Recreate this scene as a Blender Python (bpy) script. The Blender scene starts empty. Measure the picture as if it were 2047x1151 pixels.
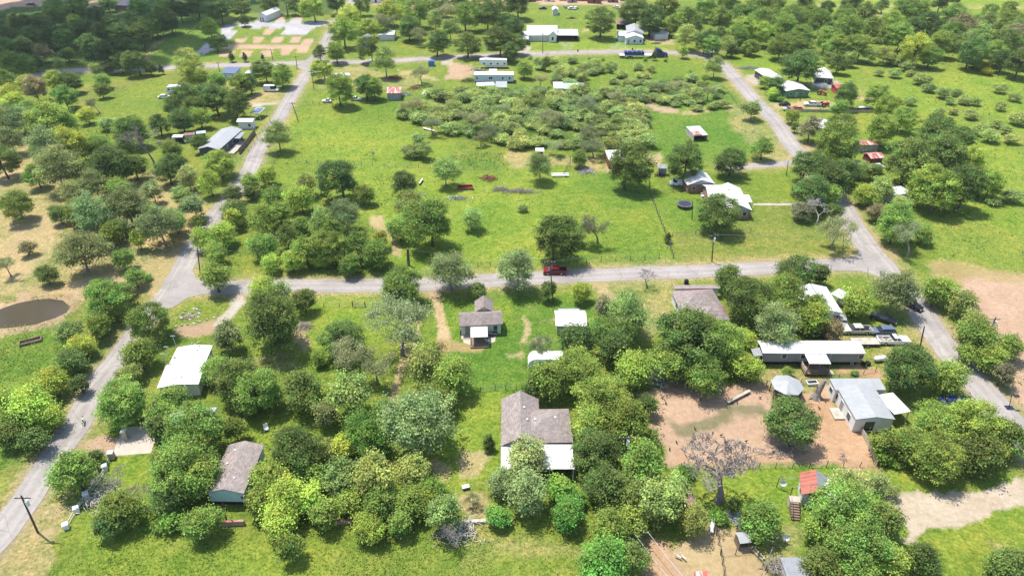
import bpy, math, random
import numpy as np
from mathutils import Vector, Matrix
random.seed(7); RNG = np.random.default_rng(7)
C = bpy.context.scene
COL = C.collection
# ---------------------------------------------------------------- camera, sky, sun, exposure
W0, H0 = 2047.0, 1151.0
FOC = 1366.0; TILT = math.radians(33.7); CAMH = 82.0
cd = bpy.data.cameras.new("camera"); cam = bpy.data.objects.new("camera", cd); COL.objects.link(cam)
cam.location = (0, 0, CAMH); cam.rotation_euler = (math.pi/2 - TILT, 0, 0)
cd.sensor_width = 36; cd.lens = 36*FOC/W0; cd.clip_start = 1; cd.clip_end = 20000
C.camera = cam
SUN_EL = math.radians(69)
SH = Vector((0.78, -0.62))            # direction shadows fall on the ground
SH.normalize()
w = bpy.data.worlds.new("World"); C.world = w; w.use_nodes = True
nt = w.node_tree; bg = nt.nodes['Background']; sky = nt.nodes.new('ShaderNodeTexSky')
sky.sky_type = 'NISHITA'; sky.sun_disc = False; sky.sun_elevation = SUN_EL
sky.sun_rotation = math.atan2(-SH.x, -SH.y)
nt.links.new(sky.outputs[0], bg.inputs[0]); bg.inputs[1].default_value = 0.15
sl = bpy.data.lights.new("sun", 'SUN'); sl.energy = 3.9; sl.angle = math.radians(0.5); sl.color = (1, .95, .86)
so = bpy.data.objects.new("sun", sl); COL.objects.link(so)
sd = Vector((-SH.x*math.cos(SUN_EL), -SH.y*math.cos(SUN_EL), math.sin(SUN_EL)))
so.rotation_euler = sd.to_track_quat('Z', 'Y').to_euler(); so.location = (0, 0, 200)
C.view_settings.view_transform = 'Standard'; C.view_settings.look = 'None'
C.view_settings.exposure = 0.9; C.view_settings.gamma = 1
C.render.engine = 'CYCLES'
C.cycles.max_bounces = 5; C.cycles.diffuse_bounces = 3; C.cycles.transparent_max_bounces = 6; C.cycles.volume_bounces = 0

# ---------------------------------------------------------------- projection helpers
cT, sT = math.cos(TILT), math.sin(TILT)
def ray(u, v):
    x = (u-W0/2)/FOC; y = (H0/2-v)/FOC
    return x, cT+sT*y, -sT+cT*y
def G(u, v, z=0.0):
    """world point at height z seen at photo pixel u,v"""
    x, y, d = ray(u, v); t = (z-CAMH)/d
    return Vector((x*t, y*t, z))
def depth(p): return p[1]*cT + (CAMH-p[2])*sT
def PX(p):
    d = depth(p); up = p[1]*sT + (p[2]-CAMH)*cT
    return (W0/2+FOC*p[0]/d, H0/2-FOC*up/d)
def GN(u, v):
    x = (u-W0/2)/FOC; y = (H0/2-v)/FOC
    t = -CAMH/(-sT+cT*y)
    return x*t, (cT+sT*y)*t

# ---------------------------------------------------------------- materials
MATS = {}
def newmat(name):
    m = bpy.data.materials.new(name); m.use_nodes = True
    return m, m.node_tree, m.node_tree.nodes['Principled BSDF']
def N(t, typ, **kw):
    n = t.nodes.new(typ)
    for k, v in kw.items():
        if k in n.inputs.keys(): n.inputs[k].default_value = v
        else: setattr(n, k, v)
    return n
def ramp(t, src, stops):
    r = t.nodes.new('ShaderNodeValToRGB'); e = r.color_ramp.elements
    while len(e) < len(stops): e.new(0.5)
    for i, (p, c) in enumerate(stops):
        e[i].position = p; e[i].color = c if len(c) == 4 else (*c, 1)
    t.links.new(src, r.inputs[0]); return r
def mul(t, a, b, f=1.0):
    m = N(t, 'ShaderNodeMix', data_type='RGBA', blend_type='MULTIPLY'); m.inputs[0].default_value = f
    t.links.new(a, m.inputs[6]); t.links.new(b, m.inputs[7]); return m.outputs[2]
def mixc(t, fac, a, b):
    m = N(t, 'ShaderNodeMix', data_type='RGBA')
    if hasattr(fac, 'links'): t.links.new(fac, m.inputs[0])
    else: m.inputs[0].default_value = fac
    for i, s in ((6, a), (7, b)):
        if hasattr(s, 'links'): t.links.new(s, m.inputs[i])
        else: m.inputs[i].default_value = (*s, 1)
    return m.outputs[2]
def surf(name, col, rough=.7, metal=0, var=.15, vscale=1.2, pattern=None, col2=None, pscale=1.0, dirt=0.0, spec=.3):
    """procedural surface; pattern works on the UVs (metres): seam, lap, brick, shingle, rust, plank"""
    if name in MATS: return MATS[name]
    m, t, b = newmat(name)
    L = t.links.new
    geo = N(t, 'ShaderNodeTexCoord'); uv = N(t, 'ShaderNodeUVMap')
    nz = N(t, 'ShaderNodeTexNoise', Scale=vscale, Detail=6.0); L(geo.outputs['Object'], nz.inputs['Vector'])
    lo = tuple(max(0, c*(1-var)) for c in col); hi = tuple(min(.95, c*(1+var)) for c in col)
    base = ramp(t, nz.outputs[0], [(.3, lo), (.7, hi)]).outputs[0]
    hgt = None
    sx = N(t, 'ShaderNodeSeparateXYZ'); L(uv.outputs[0], sx.inputs[0])
    def frac(sock, s):
        a = N(t, 'ShaderNodeMath', operation='MULTIPLY'); L(sock, a.inputs[0]); a.inputs[1].default_value = s
        f = N(t, 'ShaderNodeMath', operation='FRACT'); L(a.outputs[0], f.inputs[0]); return f.outputs[0]
    if pattern == 'seam':
        f = frac(sx.outputs[0], 1/(.9*pscale)); r = ramp(t, f, [(0, (.55,)*3), (.07, (1,)*3), (1, (1,)*3)])
        base = mul(t, base, r.outputs[0], .6); hgt = f
    elif pattern == 'lap':
        f = frac(sx.outputs[1], 1/(.25*pscale)); r = ramp(t, f, [(0, (.6,)*3), (.18, (1,)*3), (1, (1,)*3)])
        base = mul(t, base, r.outputs[0], .7); hgt = f
    elif pattern == 'panel':
        f = frac(sx.outputs[0], 1/(.35*pscale)); r = ramp(t, f, [(0, (.6,)*3), (.15, (1,)*3), (1, (1,)*3)])
        base = mul(t, base, r.outputs[0], .7); hgt = f
    elif pattern == 'brick':
        br = N(t, 'ShaderNodeTexBrick', Scale=1.0); br.inputs['Brick Width'].default_value = .42; br.inputs['Row Height'].default_value = .16
        br.inputs['Mortar Size'].default_value = .018
        L(uv.outputs[0], br.inputs['Vector']); br.inputs['Color1'].default_value = (*col, 1)
        br.inputs['Color2'].default_value = (*[c*.65 for c in col], 1); br.inputs['Mortar'].default_value = (.4, .36, .32, 1)
        base = mul(t, br.outputs[0], ramp(t, nz.outputs[0], [(.3, (.8,)*3), (.7, (1.15,)*3)]).outputs[0])
    elif pattern == 'shingle':
        br = N(t, 'ShaderNodeTexBrick', Scale=1.0); br.inputs['Brick Width'].default_value = .5; br.inputs['Row Height'].default_value = .22
        br.inputs['Mortar Size'].default_value = .02; br.inputs['Mortar Smooth'].default_value = .4
        L(uv.outputs[0], br.inputs['Vector']); br.inputs['Color1'].default_value = (*[c*1.15 for c in col], 1)
        br.inputs['Color2'].default_value = (*[c*.8 for c in col], 1); br.inputs['Mortar'].default_value = (*[c*.6 for c in col], 1)
        base = mul(t, br.outputs[0], ramp(t, nz.outputs[0], [(.25, (.8,)*3), (.75, (1.15,)*3)]).outputs[0])
    elif pattern == 'rust':
        mp = N(t, 'ShaderNodeMapping'); mp.inputs['Scale'].default_value = (1.1, .16, 1); L(uv.outputs[0], mp.inputs[0])
        n2 = N(t, 'ShaderNodeTexNoise', Scale=1.6, Detail=5.0); L(mp.outputs[0], n2.inputs['Vector'])
        r = ramp(t, n2.outputs[0], [(.40, (0,)*3), (.5, (1,)*3)])
        f = frac(sx.outputs[0], 1/.7); r2 = ramp(t, f, [(0, (.6,)*3), (.1, (1,)*3), (1, (1,)*3)])
        base = mul(t, mixc(t, r.outputs[0], base, col2 or (.3, .08, .05)), r2.outputs[0], .7)
    elif pattern == 'plank':
        f = frac(sx.outputs[0], 1/(.2*pscale)); r = ramp(t, f, [(0, (.35,)*3), (.15, (1,)*3), (1, (1,)*3)])
        base = mul(t, base, r.outputs[0], .8); hgt = f
    if dirt:
        n3 = N(t, 'ShaderNodeTexNoise', Scale=.35, Detail=8.0, Roughness=.7); L(geo.outputs['Object'], n3.inputs['Vector'])
        r = ramp(t, n3.outputs[0], [(.42, (1,)*3), (.72, (1-dirt, 1-dirt*1.1, 1-dirt*1.25))]); base = mul(t, base, r.outputs[0])
    L(base, b.inputs['Base Color']); b.inputs['Roughness'].default_value = rough; b.inputs['Metallic'].default_value = metal
    b.inputs['Specular IOR Level'].default_value = spec
    bm_ = N(t, 'ShaderNodeBump', Strength=.25, Distance=.03); L(hgt if hgt is not None else nz.outputs[0], bm_.inputs['Height'])
    L(bm_.outputs[0], b.inputs['Normal'])
    MATS[name] = m; return m

# leaves: colour comes from the tree (object colour) times a per-clump tint
def leafmat():
    m, t, b = newmat('leaves'); L = t.links.new
    oi = N(t, 'ShaderNodeObjectInfo'); at = N(t, 'ShaderNodeAttribute', attribute_name='tint')
    c = N(t, 'ShaderNodeVectorMath', operation='SCALE'); L(oi.outputs['Color'], c.inputs[0]); L(at.outputs['Fac'], c.inputs['Scale'])
    hs = N(t, 'ShaderNodeHueSaturation'); L(c.outputs[0], hs.inputs['Color'])
    at2 = N(t, 'ShaderNodeAttribute', attribute_name='hue'); L(at2.outputs['Fac'], hs.inputs['Hue'])
    b.inputs['Roughness'].default_value = .6; b.inputs['Specular IOR Level'].default_value = .2
    L(hs.outputs[0], b.inputs['Base Color'])
    tr = N(t, 'ShaderNodeBsdfTranslucent'); L(hs.outputs[0], tr.inputs[0])
    mx = N(t, 'ShaderNodeMixShader'); mx.inputs[0].default_value = .36
    L(b.outputs[0], mx.inputs[1]); L(tr.outputs[0], mx.inputs[2]); L(mx.outputs[0], t.nodes['Material Output'].inputs[0])
    return m
LEAF = leafmat()
BARK = surf('bark', (.10, .08, .062), .9, var=.35, vscale=3)
BARKG = surf('pale_bark', (.22, .195, .175), .9, var=.3, vscale=3)

# ---------------------------------------------------------------- mesh builder
def uvmap(me):
    """box/roof mapping in metres, per face"""
    n = len(me.polygons)
    if n == 0: return
    uvl = me.uv_layers.new(name='UVMap').data
    for p in me.polygons:
        nn = p.normal; h = math.hypot(nn.x, nn.y)
        if h < 1e-4: e = Vector((1, 0, 0)); g = Vector((0, 1, 0))
        else:
            e = Vector((-nn.y/h, nn.x/h, 0)); g = e.cross(nn)
        for li in p.loop_indices:
            co = me.vertices[me.loops[li].vertex_index].co
            uvl[li].uv = (co.dot(e)+50, abs(co.dot(g)))
class MB:
    def __init__(s): s.v = []; s.f = []; s.m = []
    def add(s, vs, fs, mi=0):
        o = len(s.v); s.v += [tuple(p) for p in vs]; s.f += [tuple(i+o for i in f) for f in fs]; s.m += [mi]*len(fs); return s
    def box(s, x0, x1, y0, y1, z0, z1, mi=0):
        return s.add([(x0,y0,z0),(x1,y0,z0),(x1,y1,z0),(x0,y1,z0),(x0,y0,z1),(x1,y0,z1),(x1,y1,z1),(x0,y1,z1)],
              [(0,3,2,1),(4,5,6,7),(0,1,5,4),(1,2,6,5),(2,3,7,6),(3,0,4,7)], mi)
    def frus(s, b, tp, z0, z1, mi=0):
        (x0,x1,y0,y1), (a0,a1,c0,c1) = b, tp
        return s.add([(x0,y0,z0),(x1,y0,z0),(x1,y1,z0),(x0,y1,z0),(a0,c0,z1),(a1,c0,z1),(a1,c1,z1),(a0,c1,z1)],
              [(0,3,2,1),(4,5,6,7),(0,1,5,4),(1,2,6,5),(2,3,7,6),(3,0,4,7)], mi)
    def prism(s, pts, z0, z1, mi=0):
        n = len(pts)
        return s.add([(x,y,z0) for x,y in pts]+[(x,y,z1) for x,y in pts],
              [tuple(range(n-1,-1,-1)), tuple(range(n,2*n))]+[(i,(i+1)%n,n+(i+1)%n,n+i) for i in range(n)], mi)
    def profile(s, pts, y0, y1, inset=0.0, mi=0):
        """side outline (x,z) extruded along y, the top pulled in a little"""
        n = len(pts)
        return s.add([(x,y0,z) for x,z in pts]+[(x,y1,z) for x,z in pts],
              [tuple(range(n)), tuple(range(2*n-1,n-1,-1))]+[(i,n+i,n+(i+1)%n,(i+1)%n) for i in range(n)], mi)
    def tube(s, pts, rad, k=6, cap=True, mi=0):
        pts = [Vector(p) for p in pts]; o = len(s.v); n = len(pts)
        if not hasattr(rad, '__len__'): rad = [rad]*n
        for i, p in enumerate(pts):
            d = (pts[min(i+1,n-1)]-pts[max(i-1,0)]).normalized()
            a = d.orthogonal() if abs(d.z) < .99 else Vector((1,0,0)); a.normalize(); b = d.cross(a)
            for j in range(k):
                t = 2*math.pi*j/k; s.v.append(tuple(p+(a*math.cos(t)+b*math.sin(t))*rad[i]))
        for i in range(n-1):
            for j in range(k):
                q = (o+i*k+j, o+i*k+(j+1)%k, o+(i+1)*k+(j+1)%k, o+(i+1)*k+j); s.f.append(q); s.m.append(mi)
        if cap:
            s.f.append(tuple(o+j for j in range(k-1,-1,-1))); s.f.append(tuple(o+(n-1)*k+j for j in range(k))); s.m += [mi, mi]
        return s
    def roofslab(s, polys, verts, t=.12, mi=None):
        """roof planes sharing verts, thickened downwards"""
        n = len(verts); edges = {}
        for f in polys:
            for i in range(len(f)):
                a, b = f[i], f[(i+1)%len(f)]; edges.setdefault(frozenset((a,b)), []).append((a,b))
        fs = [tuple(f) for f in polys]+[tuple(i+n for i in reversed(f)) for f in polys]
        mm = (list(mi) if mi else [0]*len(polys))*2
        for k, e in edges.items():
            if len(e) == 1: a, b = e[0]; fs.append((b, a, a+n, b+n)); mm.append(0)
        o = len(s.v); s.v += [tuple(v) for v in verts]+[(v[0],v[1],v[2]-t) for v in verts]
        s.f += [tuple(i+o for i in f) for f in fs]; s.m += mm; return s
    def build(s, name, mats, parent=None, loc=None, smooth=False):
        me = bpy.data.meshes.new(name); me.from_pydata(s.v, [], s.f); me.update()
        mats = mats if isinstance(mats, (list, tuple)) else [mats]
        for m in mats: me.materials.append(m)
        if len(mats) > 1: me.polygons.foreach_set('material_index', s.m)
        uvmap(me)
        if smooth: me.polygons.foreach_set('use_smooth', [True]*len(me.polygons))
        o = bpy.data.objects.new(name, me); COL.objects.link(o)
        if parent: o.parent = parent
        if loc is not None: o.location = loc
        return o
def tag(o, label=None, cat=None, group=None, kind=None):
    if label: o['label'] = label
    if cat: o['category'] = cat
    if group: o['group'] = group
    if kind: o['kind'] = kind
    return o
def empty(name, loc, rz=0, label=None, cat=None, group=None):
    o = bpy.data.objects.new(name, None); COL.objects.link(o); o.location = loc; o.rotation_euler = (0,0,rz)
    o.empty_display_size = .5
    return tag(o, label, cat, group)
def copy_tree(o, parent=None):
    c = o.copy(); COL.objects.link(c); c.parent = parent
    for ch in list(o.children): copy_tree(ch, c)
    return c
def recolor(o, frm, to):
    """give this copy's meshes their own paint"""
    for ch in [o]+list(o.children_recursive):
        if ch.type == 'MESH' and any(m == frm for m in ch.data.materials):
            ch.data = ch.data.copy()
            for i, m in enumerate(ch.data.materials):
                if m == frm: ch.data.materials[i] = to
def npmesh(name, co, faces_n, mats, attrs=None, smooth=False, tri=None):
    """co (n,3); quads in order: every 4 verts one face"""
    me = bpy.data.meshes.new(name); n = len(co)
    me.vertices.add(n); me.vertices.foreach_set('co', np.asarray(co, np.float32).ravel())
    if faces_n is None:
        nf = n//4; idx = np.arange(n, dtype=np.int32)
    else:
        idx = np.asarray(faces_n, np.int32).ravel(); nf = len(idx)//4
    me.loops.add(nf*4); me.loops.foreach_set('vertex_index', idx)
    me.polygons.add(nf); me.polygons.foreach_set('loop_start', np.arange(0, nf*4, 4, dtype=np.int32))
    me.polygons.foreach_set('loop_total', np.full(nf, 4, np.int32))
    me.update(calc_edges=True)
    for k, a in (attrs or {}).items():
        if a.ndim == 1:
            at = me.attributes.new(k, 'FLOAT', 'POINT'); at.data.foreach_set('value', a.astype(np.float32))
        else:
            at = me.attributes.new(k, 'FLOAT_COLOR', 'POINT'); at.data.foreach_set('color', a.astype(np.float32).ravel())
    me.polygons.foreach_set('use_smooth', np.full(nf, smooth, bool))
    for m in (mats if isinstance(mats, (list, tuple)) else [mats]): me.materials.append(m)
    return me
# value noise on world xy
_perm = RNG.random((256, 256))
def vnoise(x, y, s):
    x = np.asarray(x)/s; y = np.asarray(y)/s; xi = np.floor(x).astype(int); yi = np.floor(y).astype(int)
    fx = x-xi; fy = y-yi; fx = fx*fx*(3-2*fx); fy = fy*fy*(3-2*fy)
    g = lambda a, b: _perm[a & 255, b & 255]
    return (g(xi,yi)*(1-fx)+g(xi+1,yi)*fx)*(1-fy)+(g(xi,yi+1)*(1-fx)+g(xi+1,yi+1)*fx)*fy
def fbm(x, y, s): return (vnoise(x,y,s)+.5*vnoise(x+31,y+7,s/2)+.25*vnoise(x+3,y+71,s/4))/1.75
# ---------------------------------------------------------------- ground, roads, water
def pip(px, py, poly):
    c = np.zeros(px.shape, bool); n = len(poly); j = n-1
    for i in range(n):
        xi, yi = poly[i]; xj, yj = poly[j]
        if yi != yj:
            k = (yi > py) != (yj > py)
            c ^= k & (px < (xj-xi)*(py-yi)/(yj-yi)+xi)
        j = i
    return c
def pts(s): return [tuple(float(a) for a in q.split(',')) for q in s.split()]
# road centre lines in photo pixels, half width in metres
ROADS = {
 'road_west': (pts("-420,1640 -150,1270 -60,1140 15,1050 61,988 98,925 145,863 164,826 206,751 250,701 290,640 335,590 366,538 380,500 421,443 445,412 477,383 505,330 520,288 551,250 577,200 606,158 626,125 645,100 656,75 669,50 689,25 706,0 730,-40 770,-110"), 2.35),
 'road_north': (pts("60,160 85,146 140,142 200,140 310,137 400,132 512,130 560,128 626,125 700,125 790,122 850,118 930,113 1030,110 1100,107 1200,104 1290,104 1370,107 1405,111 1440,125 1465,150 1508,200 1533,225 1557,250 1580,288 1603,313 1625,340 1655,378 1685,413 1697,438 1713,463 1730,488 1772,538 1825,601 1877,676 1915,726 1963,776 2003,826 2045,876 2110,950 2230,1100 2420,1340"), 2.75),
 'road_middle': (pts("345,565 385,573 430,576 480,574 560,571 640,571 760,571 850,569 950,562 1074,556 1150,552 1274,546 1350,544 1424,541 1524,536 1600,532 1660,530 1710,527 1765,531"), 2.5),
 'lane_east': (pts("1455,336 1505,331 1560,329 1606,318"), 1.5),
 'lane_northwest': (pts("1405,111 1425,100 1440,95"), 2.0),
}
def resample(P, step):
    out = []
    for a, b in zip(P[:-1], P[1:]):
        n = max(1, int((b-a).length/step))
        out += [a.lerp(b, k/n) for k in range(n)]
    return out+[P[-1]]
def smooth(P, k=2):
    for _ in range(k):
        Q = [P[0]]
        for a, b in zip(P[:-1], P[1:]): Q += [a.lerp(b, .25), a.lerp(b, .75)]
        P = Q+[P[-1]]
    return P
RW = {k: (smooth([G(*p) for p in v[0]]), v[1]) for k, v in ROADS.items()}
ROADM = surf('worn_chip_seal', (.335, .305, .30), .95, var=.12, vscale=.5, dirt=.12)
def roadmat():
    m, t, b = newmat('chip_seal'); L = t.links.new
    g = N(t, 'ShaderNodeTexCoord'); out = None
    def noise(s, d=5, r=.6):
        n = N(t, 'ShaderNodeTexNoise', Scale=s, Detail=float(d), Roughness=r); L(g.outputs['Object'], n.inputs['Vector']); return n.outputs[0]
    a = ramp(t, noise(.12), [(.3, (.255, .230, .212)), (.7, (.350, .318, .292))]).outputs[0]
    a = mul(t, a, ramp(t, noise(1.3, 8, .75), [(.25, (.82,)*3), (.75, (1.1,)*3)]).outputs[0])
    a = mul(t, a, ramp(t, noise(9, 3, .8), [(.2, (.85,)*3), (.8, (1.12,)*3)]).outputs[0])
    # cracks
    vo = N(t, 'ShaderNodeTexVoronoi', feature='DISTANCE_TO_EDGE', Scale=.16); L(g.outputs['Object'], vo.inputs['Vector'])
    cr = ramp(t, vo.outputs[0], [(0, (.62,)*3), (.012, (1,)*3), (1, (1,)*3)]).outputs[0]
    a = mul(t, a, cr, .6)
    ln = N(t, 'ShaderNodeAttribute', attribute_name='lane').outputs['Fac']
    wv = N(t, 'ShaderNodeMath', operation='MULTIPLY_ADD'); L(noise(.8, 6, .7), wv.inputs[0]); wv.inputs[1].default_value = .35; L(ln, wv.inputs[2])
    a = mul(t, a, ramp(t, wv.outputs[0], [(.25, (.93,)*3), (.5, (1.05,)*3), (.68, (1.07,)*3), (.82, (.9,)*3), (.95, (.97,)*3)]).outputs[0])
    a = mixc(t, ramp(t, wv.outputs[0], [(1.0, (0,)*3), (1.0, (0,)*3)]).outputs[0], a, (.3, .25, .16))
    pt = ramp(t, noise(.09, 2, .4), [(.60, (1,)*3), (.615, (.84,)*3), (.66, (.84,)*3), (.675, (1,)*3)]).outputs[0]
    a = mul(t, a, pt, .7)
    L(a, b.inputs['Base Color']); b.inputs['Roughness'].default_value = .95; b.inputs['Specular IOR Level'].default_value = .15
    bp = N(t, 'ShaderNodeBump', Strength=.3, Distance=.03); L(noise(6), bp.inputs['Height']); L(bp.outputs[0], b.inputs['Normal'])
    return m
ROADM = roadmat()
def strip(name, P, hw, z, mat, edge=.35, label=None):
    P = resample(P, 1.0); vs = []; fs = []; n = len(P)
    for i, p in enumerate(P):
        d = (P[min(i+1,n-1)]-P[max(i-1,0)]); d.z = 0; d.normalize(); nn = Vector((-d.y, d.x, 0))
        e1 = (fbm(p.x, p.y, 3.)-.5)*2*edge; e2 = (fbm(p.x+99, p.y, 3.)-.5)*2*edge
        for f in (1, .8, .55, .3, 0, -.3, -.55, -.8, -1): q = p+nn*f*(hw+(e1 if f > 0 else e2)); vs.append((q.x, q.y, z))
    for i in range(n-1):
        for j in range(8): a = i*9+j; fs.append((a, a+1, a+10, a+9))
    mb = MB().add(vs, fs); o = mb.build(name, mat)
    at = o.data.attributes.new('lane', 'FLOAT', 'POINT'); at.data.foreach_set('value', [abs(f) for _ in range(n) for f in (1, .8, .55, .3, 0, -.3, -.55, -.8, -1)])
    if o.data.polygons[0].normal.z < 0: o.data.flip_normals()
    return tag(o, label, kind='structure')
zz = {'road_west': .036, 'road_north': .03, 'road_middle': .024, 'lane_east': .018, 'lane_northwest': .014}
for k, (P, hw) in RW.items(): strip(k, P, hw, zz[k], ROADM)
def flatpoly(name, poly, z, mat, kind='structure', jit=.3, **kw):
    P = [G(*p) for p in poly]; P = resample(P+[P[0]], .8)[:-1]
    Q = []
    for p in P: Q.append((p.x+(fbm(p.x, p.y, 2.)-.5)*2*jit, p.y+(fbm(p.x+50, p.y+9, 2.)-.5)*2*jit))
    import mathutils.geometry as mg
    tri = mg.tessellate_polygon([[Vector((x, y, 0)) for x, y in Q]])
    mb = MB().add([(x, y, z) for x, y in Q], [tuple(t) for t in tri])
    o = mb.build(name, mat)
    for p in o.data.polygons:
        if p.normal.z < 0: p.flip()
    return tag(o, kind=kind, **kw)
# widened corners where roads meet
flatpoly('road_junction', pts("322,600 338,566 356,540 384,535 392,556 420,566 500,562 500,582 452,586 425,587 400,588 372,597 350,612 330,620 310,620"), .041, ROADM)
flatpoly('road_corner', pts("1660,520 1700,518 1716,505 1728,488 1760,530 1800,575 1770,556 1745,549 1720,542 1660,541"), .042, ROADM)
flatpoly('road_crossing', pts("598,131 616,118 629,106 650,108 643,118 660,121 690,121 690,129 642,132 634,150 612,152 606,140 592,134"), .043, ROADM)
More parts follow.
